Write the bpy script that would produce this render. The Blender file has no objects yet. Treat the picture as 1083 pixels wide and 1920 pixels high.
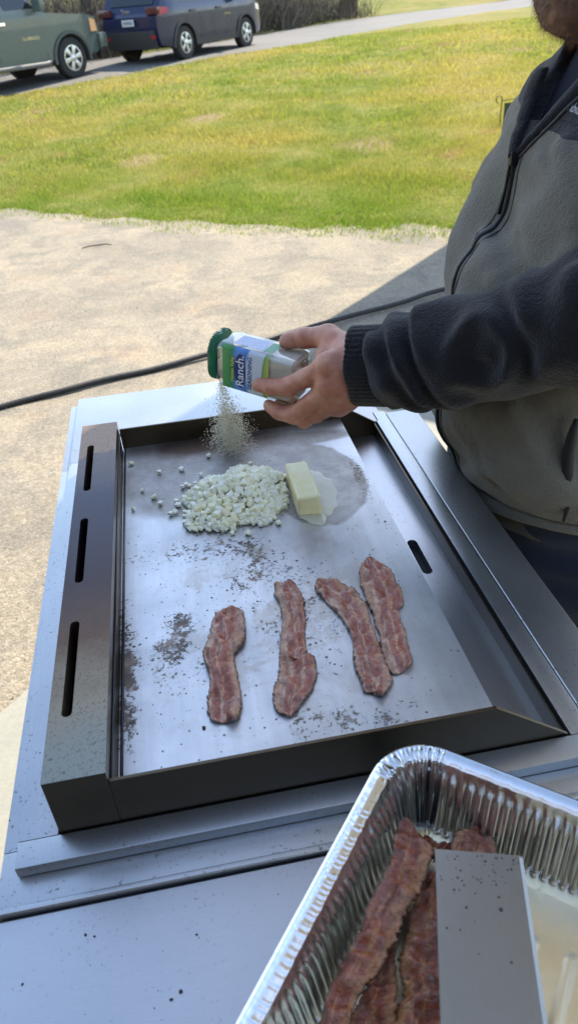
import bpy, bmesh, math, random
import numpy as np
from mathutils import Vector, Matrix
random.seed(7); rng = np.random.default_rng(11)
scene = bpy.context.scene
COL = scene.collection
R = math.radians

# ------------------------------------------------------------------ camera
def make_camera():
    f, p, r, y = 1385.0, R(34.07), R(-4.267), R(-7.79)
    fwd = Vector((-math.sin(y)*math.cos(p), math.cos(y)*math.cos(p), -math.sin(p)))
    right = Vector((math.cos(y), math.sin(y), 0)); up = right.cross(fwd)
    r2 = math.cos(r)*right + math.sin(r)*up; u2 = r2.cross(fwd)
    cam = bpy.data.cameras.new('camera'); o = bpy.data.objects.new('camera', cam); COL.objects.link(o)
    m = Matrix((( r2.x, u2.x, -fwd.x, 0), (r2.y, u2.y, -fwd.y, 0), (r2.z, u2.z, -fwd.z, 1.5), (0, 0, 0, 1)))
    o.matrix_world = m
    cam.sensor_fit = 'VERTICAL'; cam.sensor_height = 36; cam.sensor_width = 36
    cam.lens = f/1920*36
    cam.clip_start = .02; cam.clip_end = 600
    cam.dof.use_dof = True; cam.dof.focus_distance = 1.0; cam.dof.aperture_fstop = 9.0
    scene.camera = o
make_camera()

# ------------------------------------------------------------------ light
SUN_EL = R(50); SUN_AZ = R(39.8)      # azimuth from +Y towards +X
w = bpy.data.worlds.new('World'); scene.world = w; w.use_nodes = True
nt = w.node_tree; nt.nodes.clear()
sky = nt.nodes.new('ShaderNodeTexSky'); sky.sky_type = 'NISHITA'; sky.sun_disc = False
sky.sun_elevation = SUN_EL; sky.sun_rotation = SUN_AZ; sky.air_density = 1.0; sky.dust_density = .4; sky.ozone_density = 1.0
bg = nt.nodes.new('ShaderNodeBackground'); bg.inputs['Strength'].default_value = .15
wo = nt.nodes.new('ShaderNodeOutputWorld')
wb = nt.nodes.new('ShaderNodeMix'); wb.data_type = 'RGBA'; wb.blend_type = 'MULTIPLY'; wb.inputs[0].default_value = 1; wb.inputs[7].default_value = (1.08, 1, .92, 1)
nt.links.new(sky.outputs[0], wb.inputs[6]); nt.links.new(wb.outputs[2], bg.inputs[0]); nt.links.new(bg.outputs[0], wo.inputs[0])
sl = bpy.data.lights.new('sun', 'SUN'); sl.energy = 3.0; sl.angle = R(.53); sl.color = (1, .90, .72)
so = bpy.data.objects.new('sun', sl); COL.objects.link(so)
sd = Vector((math.sin(SUN_AZ)*math.cos(SUN_EL), math.cos(SUN_AZ)*math.cos(SUN_EL), math.sin(SUN_EL)))
so.rotation_euler = sd.to_track_quat('Z', 'Y').to_euler(); so.location = sd*30
scene.view_settings.view_transform = 'Standard'; scene.view_settings.look = 'None'
scene.view_settings.exposure = 1.55; scene.view_settings.gamma = 1
try: scene.view_settings.use_curve_mapping = False
except Exception: pass
scene.render.engine = 'CYCLES'
scene.cycles.max_bounces = 6; scene.cycles.glossy_bounces = 4; scene.cycles.transparent_max_bounces = 12
scene.cycles.caustics_reflective = False; scene.cycles.caustics_refractive = False

# ------------------------------------------------------------------ node helpers
class MatB:
    def __init__(s, name):
        s.m = bpy.data.materials.new(name); s.m.use_nodes = True; s.t = s.m.node_tree
        s.b = s.t.nodes['Principled BSDF']; s.out = s.t.nodes['Material Output']; s._co = None
    def n(s, typ, **kw):
        x = s.t.nodes.new(typ)
        for k, v in kw.items(): setattr(x, k, v)
        return x
    def l(s, a, b): s.t.links.new(a, b)
    def co(s, which='Object'):
        return s.n('ShaderNodeTexCoord').outputs[which]
    def map(s, vec, scale=(1, 1, 1), rot=(0, 0, 0), loc=(0, 0, 0)):
        m = s.n('ShaderNodeMapping'); m.inputs['Scale'].default_value = scale; m.inputs['Rotation'].default_value = rot
        m.inputs['Location'].default_value = loc; s.l(vec, m.inputs[0]); return m.outputs[0]
    def noise(s, vec, scale, detail=4, rough=.55, dist=0, out='Fac'):
        x = s.n('ShaderNodeTexNoise'); x.inputs['Scale'].default_value = scale; x.inputs['Detail'].default_value = detail
        x.inputs['Roughness'].default_value = rough; x.inputs['Distortion'].default_value = dist
        s.l(vec, x.inputs['Vector']); return x.outputs[out]
    def vor(s, vec, scale, out='Distance', feature='F1', rnd=1.0):
        x = s.n('ShaderNodeTexVoronoi'); x.feature = feature; x.inputs['Scale'].default_value = scale
        x.inputs['Randomness'].default_value = rnd
        s.l(vec, x.inputs['Vector']); return x.outputs[out]
    def ramp(s, fac, stops, interp='LINEAR'):
        x = s.n('ShaderNodeValToRGB'); cr = x.color_ramp; cr.interpolation = interp
        while len(cr.elements) < len(stops): cr.elements.new(.5)
        for e, (p, c) in zip(cr.elements, stops):
            e.position = p; e.color = (c if isinstance(c, (tuple, list)) else (c, c, c)) + ((1,) if not (isinstance(c, (tuple, list)) and len(c) == 4) else ())
        s.l(fac, x.inputs[0]); return x.outputs[0]
    def mix(s, fac, a, b, blend='MIX'):
        x = s.n('ShaderNodeMix'); x.data_type = 'RGBA'; x.blend_type = blend
        for i, v in ((0, fac), (6, a), (7, b)):
            if isinstance(v, (int, float)): x.inputs[i].default_value = v if i == 0 else (v, v, v, 1)
            elif isinstance(v, tuple): x.inputs[i].default_value = v + (1,)
            else: s.l(v, x.inputs[i])
        return x.outputs[2]
    def math(s, op, a, b=None, c=None, clamp=False):
        x = s.n('ShaderNodeMath'); x.operation = op; x.use_clamp = clamp
        for i, v in enumerate((a, b, c)):
            if v is None: continue
            if isinstance(v, (int, float)): x.inputs[i].default_value = v
            else: s.l(v, x.inputs[i])
        return x.outputs[0]
    def sep(s, vec):
        x = s.n('ShaderNodeSeparateXYZ'); s.l(vec, x.inputs[0]); return x.outputs
    def bump(s, h, strength=.5, dist=.01, prev=None):
        x = s.n('ShaderNodeBump'); x.inputs['Strength'].default_value = strength; x.inputs['Distance'].default_value = dist
        s.l(h, x.inputs['Height'])
        if prev is not None: s.l(prev, x.inputs['Normal'])
        s.l(x.outputs[0], s.b.inputs['Normal']); return x.outputs[0]
    def set(s, **kw):
        names = dict(color='Base Color', rough='Roughness', metal='Metallic', spec='Specular IOR Level', sheen='Sheen Weight',
                     coat='Coat Weight', sss='Subsurface Weight', alpha='Alpha', trans='Transmission Weight', ior='IOR', aniso='Anisotropic', sheenr='Sheen Roughness')
        for k, v in kw.items():
            i = s.b.inputs[names[k]]
            if isinstance(v, (int, float)): i.default_value = v
            elif isinstance(v, tuple): i.default_value = v + (1,)
            else: s.l(v, i)
        return s

def simple(name, color, rough=.5, metal=0, **kw):
    b = MatB(name); b.set(color=color, rough=rough, metal=metal, **kw); return b

# ------------------------------------------------------------------ mesh helpers
def tag(o, label=None, cat=None, group=None, kind=None):
    if label: o['label'] = label
    if cat: o['category'] = cat
    if group: o['group'] = group
    if kind: o['kind'] = kind
    return o
def empty(name, loc=(0, 0, 0), rz=0):
    o = bpy.data.objects.new(name, None); COL.objects.link(o); o.location = loc; o.rotation_euler = (0, 0, rz)
    o.empty_display_size = .05; return o
def mesh(name, V, F, m=None, parent=None, smooth=False, loc=None):
    me = bpy.data.meshes.new(name)
    me.from_pydata([tuple(map(float, v)) for v in V], [], [tuple(int(i) for i in f) for f in F]); me.update()
    return finish(name, me, m, parent, smooth, loc)
def finish(name, me, m, parent, smooth, loc=None):
    if m is not None: me.materials.append(m.m if isinstance(m, MatB) else m)
    if smooth is True: me.polygons.foreach_set('use_smooth', [True]*len(me.polygons))
    elif smooth: me.polygons.foreach_set('use_smooth', [True]*len(me.polygons)); me.set_sharp_from_angle(angle=R(smooth))
    o = bpy.data.objects.new(name, me); COL.objects.link(o)
    if parent is not None: o.parent = parent
    if loc is not None: o.location = loc
    return o
def fast_mesh(name, V, F, m=None, parent=None, smooth=False):
    V = np.asarray(V, np.float32); F = np.asarray(F, np.int32); k = F.shape[1]
    me = bpy.data.meshes.new(name); me.vertices.add(len(V)); me.vertices.foreach_set('co', V.ravel())
    me.loops.add(F.size); me.loops.foreach_set('vertex_index', F.ravel()); me.polygons.add(len(F))
    me.polygons.foreach_set('loop_start', np.arange(0, F.size, k, dtype=np.int32))
    me.update(calc_edges=True); me.validate(); return finish(name, me, m, parent, smooth)
class MB:
    """collects shapes into one mesh"""
    def __init__(s): s.bm = bmesh.new()
    def box(s, x0, x1, y0, y1, z0, z1, bev=0, seg=2, mat=None):
        g = bmesh.ops.create_cube(s.bm, size=1)['verts']
        for v in g: v.co = Vector(((x0+x1)/2+v.co.x*(x1-x0), (y0+y1)/2+v.co.y*(y1-y0), (z0+z1)/2+v.co.z*(z1-z0)))
        if bev:
            e = list({e for v in g for e in v.link_edges})
            r = bmesh.ops.bevel(s.bm, geom=e, offset=bev, segments=seg, affect='EDGES', profile=.7)
            g = list({v for f in r['faces'] for v in f.verts} | {v for v in g if v.is_valid})
        if mat is not None:
            for v in g: v.co = mat @ v.co
        return s
    def prism(s, pts, axis, a0, a1, bev=0, mat=None):
        def P(u, v, a): return Vector((a, u, v)) if axis == 'x' else Vector((u, a, v)) if axis == 'y' else Vector((u, v, a))
        A = [s.bm.verts.new(P(u, v, a0)) for u, v in pts]; B = [s.bm.verts.new(P(u, v, a1)) for u, v in pts]
        n = len(pts); fs = [s.bm.faces.new(A), s.bm.faces.new(B[::-1])]
        for i in range(n): fs.append(s.bm.faces.new((A[i], B[i], B[(i+1) % n], A[(i+1) % n])))
        vs = A+B
        bmesh.ops.recalc_face_normals(s.bm, faces=fs)
        if bev:
            r = bmesh.ops.bevel(s.bm, geom=list({e for f in fs for e in f.edges}), offset=bev, segments=2, affect='EDGES', profile=.7)
            vs = list({v for f in r['faces'] for v in f.verts} | {v for v in vs if v.is_valid})
        if mat is not None:
            for v in vs: v.co = mat @ v.co
        return s
    def tube(s, pts, rad, n=8, cap=True):
        pts = [Vector(p) for p in pts]; rings = []
        dd = pts[-1]-pts[0]; up = Vector((0, 0, 1)) if abs(dd.z) < .8*dd.length or dd.length < 1e-6 else Vector((1, 0, 0))
        for i, p in enumerate(pts):
            t = (pts[min(i+1, len(pts)-1)]-pts[max(i-1, 0)]).normalized()
            a = t.cross(up)
            if a.length < .05: a = t.cross(Vector((1, 0, 0)))
            a.normalize(); b = a.cross(t).normalized(); r = rad[i] if hasattr(rad, '__len__') else rad
            rings.append([s.bm.verts.new(p+(a*math.cos(k*2*math.pi/n)+b*math.sin(k*2*math.pi/n))*r) for k in range(n)])
        for A, B in zip(rings, rings[1:]):
            for k in range(n): s.bm.faces.new((A[k], A[(k+1) % n], B[(k+1) % n], B[k]))
        if cap: s.bm.faces.new(rings[0][::-1]); s.bm.faces.new(rings[-1])
        return s
    def lathe(s, prof, n=24, mat=None, axis='y'):
        rings = []
        for r, h in prof:
            ring = []
            for k in range(n):
                a = 2*math.pi*k/n; c, d = r*math.cos(a), r*math.sin(a)
                co = Vector((c, h, d)) if axis == 'y' else Vector((c, d, h)) if axis == 'z' else Vector((h, c, d))
                if mat is not None: co = mat @ co
                ring.append(s.bm.verts.new(co))
            rings.append(ring)
        for A, B in zip(rings, rings[1:]):
            for k in range(n): s.bm.faces.new((A[k], A[(k+1) % n], B[(k+1) % n], B[k]))
        s.bm.faces.new(rings[0][::-1]); s.bm.faces.new(rings[-1])
        return s
    def build(s, name, m=None, parent=None, smooth=False, loc=None):
        bmesh.ops.recalc_face_normals(s.bm, faces=s.bm.faces)
        me = bpy.data.meshes.new(name); s.bm.to_mesh(me); s.bm.free()
        return finish(name, me, m, parent, smooth, loc)
def text_mesh(name, txt, size, M, m, parent=None, extrude=.0002, bold=0, shear=0, align='LEFT'):
    c = bpy.data.curves.new(name, 'FONT'); c.body = txt; c.size = size; c.extrude = extrude; c.offset = bold; c.shear = shear
    c.align_x = align; c.resolution_u = 3
    o = bpy.data.objects.new(name, c); COL.objects.link(o)
    me = bpy.data.meshes.new_from_object(o.evaluated_get(bpy.context.evaluated_depsgraph_get()))
    COL.objects.unlink(o); bpy.data.objects.remove(o); me.transform(M); me.materials.clear()
    return finish(name, me, m, parent, False)

# smooth random field made of sinusoids (vectorised)
class Field:
    def __init__(s, seed, freq, n=14):
        g = np.random.default_rng(seed); d = g.normal(size=(n, 3)); d /= np.linalg.norm(d, axis=1)[:, None]
        s.k = d*freq*g.uniform(.6, 1.6, (n, 1))*2*np.pi; s.p = g.uniform(0, 6.28, n); s.a = 1/np.sqrt(n)
    def __call__(s, X, Y, Z):
        r = 0
        for k, p in zip(s.k, s.p): r = r + np.sin(k[0]*X+k[1]*Y+k[2]*Z+p)
        return r*s.a
def sstep(a, b, x): t = np.clip((x-a)/(b-a), 0, 1); return t*t*(3-2*t)

# ------------------------------------------------------------------ terrain
def terr(x, y):
    d = np.maximum(.58*(x-.46)+.815*(y-6.9), 0)
    return (.06*np.minimum(d, 11.5)+.03*np.clip(d-11.5, 0, 18.5)+.1*np.maximum(d-30, 0))
def lawn_d(x, y):       # > 0 on the lawn
    wob = .10*np.sin(x*2.1+.5)+.06*np.sin(x*5.3+y*3.1)+.04*np.sin(x*11.0+1.3)
    # two straight stretches of edge
    a = .58*(x-.46)+.815*(y-6.9)
    return a+wob
ROAD_NEAR = [(-9, 13.5), (-5.5, 15.7), (-2.78, 17.62), (-1.77, 18.1), (-.67, 18.6), (.5, 19.3), (1.76, 20.0), (3.17, 20.98), (4.52, 21.9), (6.04, 23.6), (8.13, 25.6), (11.61, 27.9), (16, 29.6), (24, 31)]
ROAD_FAR = [(-12, 18.5), (-8.5, 19.4), (-5.6, 20.9), (-4.3, 21.7), (-2.9, 22.6), (-1.3, 23.4), (.3, 24.4), (2.1, 26.0), (4.07, 28.0), (5.78, 29.7), (7.4, 31.3), (9.4, 32.6), (14.5, 34), (24, 36)]
def in_road(x, y, pad=0):
    nx = np.array([p[0] for p in ROAD_NEAR]); ny = np.array([p[1] for p in ROAD_NEAR])
    fx = np.array([p[0] for p in ROAD_FAR]); fy = np.array([p[1] for p in ROAD_FAR])
    return (y > np.interp(x, nx, ny)-pad) & (y < np.interp(x, fx, fy)+pad)

def mat_driveway():
    b = MatB('driveway_aggregate'); c = b.co()
    big = b.noise(c, .9, 5, .6); mid = b.noise(c, 5, 6, .6); fine = b.noise(c, 70, 3, .7); 
    v = b.vor(c, 130); vc = b.vor(c, 130, 'Color')
    base = b.ramp(big, [(.3, (.24, .205, .155)), (.5, (.34, .29, .212)), (.7, (.41, .34, .24))])
    base = b.mix(b.ramp(mid, [(.35, 0), (.7, .55)]), base, (.25, .225, .19))
    base = b.mix(b.ramp(b.noise(c, 1.7, 4, .5), [(.58, 0), (.70, .28)]), base, (.38, .24, .14))
    base = b.mix(b.ramp(b.noise(c, 2.6, 6, .7, .6), [(.46, 0), (.6, .6)]), base, (.185, .17, .145))
    base = b.mix(b.ramp(b.noise(c, 11, 5, .7), [(.62, 0), (.72, .35)]), base, (.44, .40, .33))
    st = b.ramp(b.sep(vc)[0], [(0, .62), (.45, .92), (.8, 1.08), (1, 1.4)])
    base = b.mix(.75, base, st, 'MULTIPLY')
    base = b.mix(b.ramp(fine, [(.3, .45), (.5, 0)]), base, (.12, .10, .08))
    h = b.math('ADD', b.math('MULTIPLY', v, -.6), b.math('MULTIPLY', fine, .5))
    b.set(color=base, rough=.9, spec=.3); b.bump(h, .5, .008); return b
def mat_lawn():
    b = MatB('lawn_soil_and_turf'); c = b.co()
    big = b.noise(c, .28, 4, .6); mid = b.noise(c, 1.6, 5, .65); fine = b.noise(c, 30, 4, .7)
    col = b.ramp(mid, [(.3, (.13, .16, .03)), (.5, (.20, .215, .05)), (.72, (.31, .26, .10))])
    col = b.mix(b.ramp(big, [(.45, 0), (.62, .75)]), col, (.34, .27, .11))
    col = b.mix(b.ramp(b.noise(c, .9, 5, .6), [(.62, 0), (.7, .8)]), col, (.33, .23, .16))
    col = b.mix(b.ramp(fine, [(.3, .6), (.55, 0)]), col, (.07, .09, .02))
    X, Y, Z = b.sep(c)
    for bx, by, br in ((-.12, 9.78, .34), (2.45, 9.0, .5), (.9, 12.2, .4)):
        dx = b.math('DIVIDE', b.math('SUBTRACT', X, bx), br); dy = b.math('DIVIDE', b.math('SUBTRACT', Y, by), br*1.3)
        d = b.math('ADD', b.math('SQRT', b.math('ADD', b.math('MULTIPLY', dx, dx), b.math('MULTIPLY', dy, dy))), b.math('MULTIPLY', b.math('SUBTRACT', b.noise(c, 5, 4, .7), .5), 1.6))
        col = b.mix(b.ramp(d, [(.4, .85), (1, 0)]), col, (.30, .215, .14))
    b.set(color=col, rough=.95, spec=.1); b.bump(fine, .7, .04); return b
def mat_road():
    b = MatB('worn_asphalt'); c = b.co(); f = b.noise(c, 25, 4, .7); g = b.noise(c, .6, 4)
    col = b.ramp(f, [(.3, (.11, .105, .10)), (.7, (.18, .172, .16))]); col = b.mix(b.ramp(g, [(.4, 0), (.65, .45)]), col, (.21, .195, .17))
    b.set(color=col, rough=.85); b.bump(f, .3, .01); return b

def grid(x0, x1, y0, y1, nx, ny, zf, name, m, dz=0, keep=None):
    X, Y = np.meshgrid(np.linspace(x0, x1, nx), np.linspace(y0, y1, ny)); Z = zf(X, Y)+dz
    V = np.stack([X, Y, Z], -1).reshape(-1, 3); i = np.arange(nx-1)[None]+nx*np.arange(ny-1)[:, None]
    F = np.stack([i, i+1, i+1+nx, i+nx], -1).reshape(-1, 4)
    if keep is not None:
        cen = V[F].mean(1); F = F[keep(cen[:, 0], cen[:, 1])]
    return fast_mesh(name, V, F, m, smooth=True)

M_DRIVE = mat_driveway(); M_LAWN = mat_lawn(); M_ROAD = mat_road()
tag(grid(-70, 90, -40, 160, 161, 201, lambda X, Y: terr(X, Y)-.03, 'ground', M_LAWN), kind='structure')
# driveway pad in front of the house (follows the foot of the lawn)
def drive_keep(x, y): return lawn_d(x, y) < .6
tag(grid(-14, 10, -8, 16, 241, 241, lambda X, Y: terr(X, Y)+.006*np.sin(X*1.3)*np.sin(Y*1.1)-.003, 'driveway', M_DRIVE, keep=drive_keep), kind='structure')
tag(grid(-15, 34, 3, 42, 393, 313, lambda X, Y: terr(X, Y)-.03+.05*sstep(-.18, .15, lawn_d(X, Y))+.008*np.sin(X*3.1+Y)*np.sin(Y*2.3), 'lawn', M_LAWN,
     keep=lambda x, y: (lawn_d(x, y) > -.4) & ~in_road(x, y, .02)), kind='structure')
def build_road():
    V = []; F = []; n = 10
    for (a, b_) in zip(ROAD_NEAR, ROAD_FAR):
        for k in range(n):
            t = k/(n-1); x = a[0]+(b_[0]-a[0])*t; y = a[1]+(b_[1]-a[1])*t
            V.append((x, y, float(terr(np.float64(x), np.float64(y)))+.012+.03*math.sin(t*math.pi)))
    for i in range(len(ROAD_NEAR)-1):
        for k in range(n-1): F.append((i*n+k, i*n+k+1, (i+1)*n+k+1, (i+1)*n+k))
    tag(mesh('road', V, F, M_ROAD, smooth=True), kind='structure')
build_road()
# concrete apron of the house, one long joint away from the griddle; edges run along the house
EN = Vector((-.725, .689)).normalized(); EM = Vector((.689, .725)).normalized()
def nm(n, m_): return (EN.x*n+EM.x*m_, EN.y*n+EM.y*m_)
def mat_concrete():
    b = MatB('apron_concrete'); c = b.co(); f = b.noise(c, 60, 4, .7); g = b.noise(c, 2.5, 5, .6)
    col = b.ramp(g, [(.3, (.24, .235, .20)), (.7, (.33, .32, .27))]); col = b.mix(b.ramp(f, [(.3, .5), (.6, 0)]), col, (.24, .23, .2))
    b.set(color=col, rough=.85); b.bump(f, .35, .004); return b
s = MB(); s.prism([nm(-8, -6), nm(1.44, -6), nm(1.44, 3.05), nm(-8, 3.05)], 'z', -.08, .016, .006)
tag(s.build('concrete_slab', mat_concrete(), smooth=30), kind='structure')

# loose pebbles on the driveway
def pebbles():
    N = 3000; V = []; F = []
    ico = bmesh.new(); bmesh.ops.create_icosphere(ico, subdivisions=1, radius=1); IV = np.array([v.co[:] for v in ico.verts]); IF = np.array([[v.index for v in f.verts] for f in ico.faces]); ico.free()
    x = rng.uniform(-5, 4.5, N); y = 1.3+rng.random(N)**1.2*6.5
    k = (lawn_d(x, y) < .15) & ~((-.725*x+.689*y) < 1.46); x = x[k]; y = y[k]; N = len(x)
    r = rng.uniform(.0018, .0045, N)*(1+.3*(y > 4)); sc = rng.uniform(.6, 1.2, (N, 1, 3))*r[:, None, None]; sc[:, :, 2] *= .5
    V = IV[None]*sc+np.stack([x, y, r*.2+.004], -1)[:, None, :]; F = (IF[None]+(np.arange(N)*len(IV))[:, None, None])
    b = MatB('pebble_stone'); g = b.n('ShaderNodeNewGeometry'); b.set(color=b.ramp(g.outputs['Random Per Island'], [(0, (.16, .13, .11)), (.4, (.38, .32, .25)), (.8, (.52, .46, .38)), (1, (.38, .26, .18))]), rough=.8)
    tag(fast_mesh('loose_gravel', V.reshape(-1, 3), F.reshape(-1, 3), b), 'loose pale grit scattered over the worn driveway', 'gravel', kind='stuff')
pebbles()

# grass blades
def grass():
    b = MatB('grass_blade'); g = b.n('ShaderNodeNewGeometry'); c = g.outputs['Position']
    rnd = g.outputs['Random Per Island']
    big = b.noise(c, .28, 4, .6); mid = b.noise(c, 3.2, 6, .72)
    col = b.ramp(mid, [(.3, (.18, .235, .045)), (.5, (.275, .31, .072)), (.68, (.42, .37, .15))])
    col = b.mix(b.ramp(big, [(.42, 0), (.60, .75)]), col, (.50, .39, .14))
    col = b.mix(b.ramp(b.noise(c, .9, 5, .6), [(.60, 0), (.68, .7)]), col, (.46, .31, .19))
    Pp = b.sep(c); ld = b.math('ADD', b.math('MULTIPLY', b.math('SUBTRACT', Pp[0], .46), .58), b.math('MULTIPLY', b.math('SUBTRACT', Pp[1], 6.9), .815))
    col = b.mix(b.ramp(b.math('MULTIPLY', b.math('ADD', ld, b.math('MULTIPLY', b.noise(c, 1.1, 3), 1.2)), .4), [(.25, .65), (.95, 0)]), col, (.17, .29, .03))
    col = b.mix(.6, col, b.ramp(rnd, [(0, .40), (.45, .85), (.85, 1.25), (1, 1.8)]), 'MULTIPLY')
    b.set(color=col, rough=.6, spec=.25)
    tr = b.n('ShaderNodeBsdfTranslucent'); b.l(b.mix(1.0, col, (1.25, 1.3, .7), 'MULTIPLY'), tr.inputs[0])
    mx = b.n('ShaderNodeMixShader'); mx.inputs[0].default_value = .42
    b.l(b.b.outputs[0], mx.inputs[1]); b.l(tr.outputs[0], mx.inputs[2]); b.l(mx.outputs[0], b.out.inputs[0])
    Vs = []
    for (y0, y1, N, h, wd) in ((5, 9.5, 260000, .055, .0042), (9.5, 14, 130000, .06, .007), (14, 23, 90000, .07, .013)):
        Y = rng.uniform(y0, y1, N); X = rng.uniform(-.33, .66, N)*Y*1.05-.3
        k = (lawn_d(X, Y) > np.where(rng.random(N) < .14, -.30, .0)+rng.normal(0, .05, N)) & ~in_road(X, Y, -.05)
        for bx, by, br in ((-.12, 9.78, .32), (2.45, 9.0, .42), (.9, 12.2, .3), (2.9, 11.0, .25)): k &= ((X-bx)**2/br**2+(Y-by)**2/(br*1.3)**2 > rng.uniform(-.35, 1.1, len(X)))
        X = X[k]; Y = Y[k]; N = len(X); Z = terr(X, Y)
        ed = np.clip(.55+lawn_d(X, Y)*1.2, .45, 1.15)
        a = rng.uniform(0, 2*np.pi, N); hh = h*rng.uniform(.4, 1.15, N)*(1+.18*np.sin(X*3.9+2*np.sin(Y*3.3)))*.8*ed; l = rng.uniform(.1, 1.0, N)*hh; la = rng.uniform(0, 2*np.pi, N)
        w2 = wd*rng.uniform(.6, 1.3, N)
        A = np.stack([X-np.cos(a)*w2, Y-np.sin(a)*w2, Z], -1); B = np.stack([X+np.cos(a)*w2, Y+np.sin(a)*w2, Z], -1)
        T = np.stack([X+np.cos(la)*l, Y+np.sin(la)*l, Z+hh+.01], -1)
        Vs.append(np.stack([A, B, T], 1).reshape(-1, 3))
    V = np.concatenate(Vs); F = np.arange(len(V)).reshape(-1, 3)
    tag(fast_mesh('grass', V, F, b), 'short sunlit spring grass of the lawn', 'grass', kind='stuff')
grass()

# ------------------------------------------------------------------ roofs and building added out of view to shape shade and reflections
def added_roof(name, out, posts, lab, cat, O):
    H = 2.6
    root = empty(name, (*O, 0)); inv = Matrix.Translation(-Vector((*O, 0)))
    s = MB(); s.prism(out, 'z', H, H+.03, mat=inv); s.build('soffit', M_SOFFIT, root)
    s = MB(); s.prism(out, 'z', H+.034, H+.12, mat=inv); s.build('roof', M_ROOFM, root)
    for n_, m_ in posts:
        x, y = nm(n_, m_); s = MB(); s.box(x-.05, x+.05, y-.05, y+.05, .017, H-.002, bev=.004, mat=inv); s.build('post', M_SOFFIT, root)
    tag(root, lab, cat)
M_ROOFM = simple('roof_metal', (.20, .20, .20), .7); M_SOFFIT = simple('soffit_paint', (.74, .73, .69), .7)  # shared by the added roofs; pale underside bounces light back down
added_roof('occluder', [nm(-.72, .93), nm(.96, .93), nm(.96, 2.95), nm(-.72, 2.95)], ((-.66, 1.0), (-.66, 2.88)), 'unseen added canopy on two posts that shades the cooking cart', 'occluder', nm(-.66, 1.9))  # invented roof, out of view, placed to keep sun off the griddle
added_roof('blocker', [nm(.1, 4.90), nm(2.35, 4.90), nm(2.35, 10.5), nm(.1, 10.5)], ((.2, 5.05), (.2, 7.6), (2.2, 10.35), (.2, 10.35)), 'unseen added flat carport whose shadow falls across the driveway behind the man', 'blocker', nm(1.2, 7.7))  # invented roof, out of view, placed to cast the driveway shadow
def unseen_garage():  # unseen building, added to darken surfaces that face the camera
    wall = simple('garage_siding', (.62, .57, .48), .8); dark = simple('garage_interior', (.20, .165, .125), .9); roofm = simple('roof_shingle', (.09, .085, .08), .9)
    O = nm(0, -4.5); root = empty('unseen_garage', (*O, 0)); inv = Matrix.Translation(-Vector((*O, 0)))
    def blk(name, n0, n1, m0, m1, z0, z1, m): s = MB(); s.prism([nm(n0, m0), nm(n1, m0), nm(n1, m1), nm(n0, m1)], 'z', z0, z1, mat=inv); s.build(name, m, root)
    M0 = -1.6
    blk('wall', -4.5, -3.6, M0-.14, M0, .017, 2.55, wall); blk('wall', 2.4, 3.4, M0-.14, M0, .017, 2.55, wall)
    blk('lintel', -3.598, 2.398, M0-.14, M0, 2.25, 2.55, wall)
    blk('back_wall', -4.5, 3.4, M0-6.1, M0-6, .017, 2.55, dark); blk('side_wall', -4.5, -4.4, M0-5.998, M0-.142, .017, 2.55, dark); blk('side_wall', 3.3, 3.4, M0-5.998, M0-.142, .017, 2.55, dark)
    blk('roof', -4.9, 3.8, M0-6.5, M0+.25, 2.552, 2.75, roofm); blk('ceiling', -4.38, 3.28, M0-5.99, M0-.15, 2.50, 2.549, dark); blk('floor', -4.38, 3.28, M0-5.99, M0-.0, .0165, .024, dark)
    tag(root, 'open dark garage with pale siding added out of view behind the cooking cart', 'unseen_garage')
unseen_garage()

# ------------------------------------------------------------------ steel griddle station
def mat_steel(name, base=(.56, .57, .58), rough=.32, brush=(1, 60, 1), specks=0.0, dirt=0.0, aniso=0.0):
    b = MatB(name); c = b.co(); br = b.noise(b.map(c, tuple(x*14 for x in brush)), 6, 4, .7)
    cl = b.noise(c, 5, 5, .6)
    col = b.ramp(cl, [(.3, tuple(x*.86 for x in base)), (.7, base)])
    col = b.mix(.45, col, b.ramp(br, [(.3, .72), (.7, 1.12)]), 'MULTIPLY')
    if specks:
        n1 = b.noise(c, 260, 2, .5); msk = b.noise(c, 9, 3, .6)
        sp = b.math('MULTIPLY', b.ramp(n1, [(.64, 0), (.68, 1)]), b.ramp(msk, [(.42, 0), (.6, 1)]))
        sp = b.math('MULTIPLY', sp, specks)
        col = b.mix(sp, col, (.06, .05, .04)); b.set(metal=b.math('SUBTRACT', .95, b.math('MULTIPLY', sp, .8)))
    else: b.set(metal=.95)
    r = b.math('ADD', b.math('MULTIPLY', br, .16), rough-.08); r = b.math('ADD', r, b.math('MULTIPLY', b.math('SUBTRACT', cl, .5), .12))
    b.set(color=col, rough=r); b.bump(br, .03, .002); return b
M_FRAME = mat_steel('brushed_steel_frame', (.53, .535, .54), .36, (60, 1, 1), specks=.6)
M_SHELF = mat_steel('brushed_steel_shelf', (.54, .545, .56), .42, (1, 60, 1), specks=.25)
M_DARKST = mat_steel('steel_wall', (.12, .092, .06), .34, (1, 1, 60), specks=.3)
M_TROUGH = mat_steel('steel_trough', (.55, .56, .58), .33, (60, 1, 1), specks=.35)
M_BLACK = simple('black_gap', (.012, .012, .012), .7)

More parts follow.
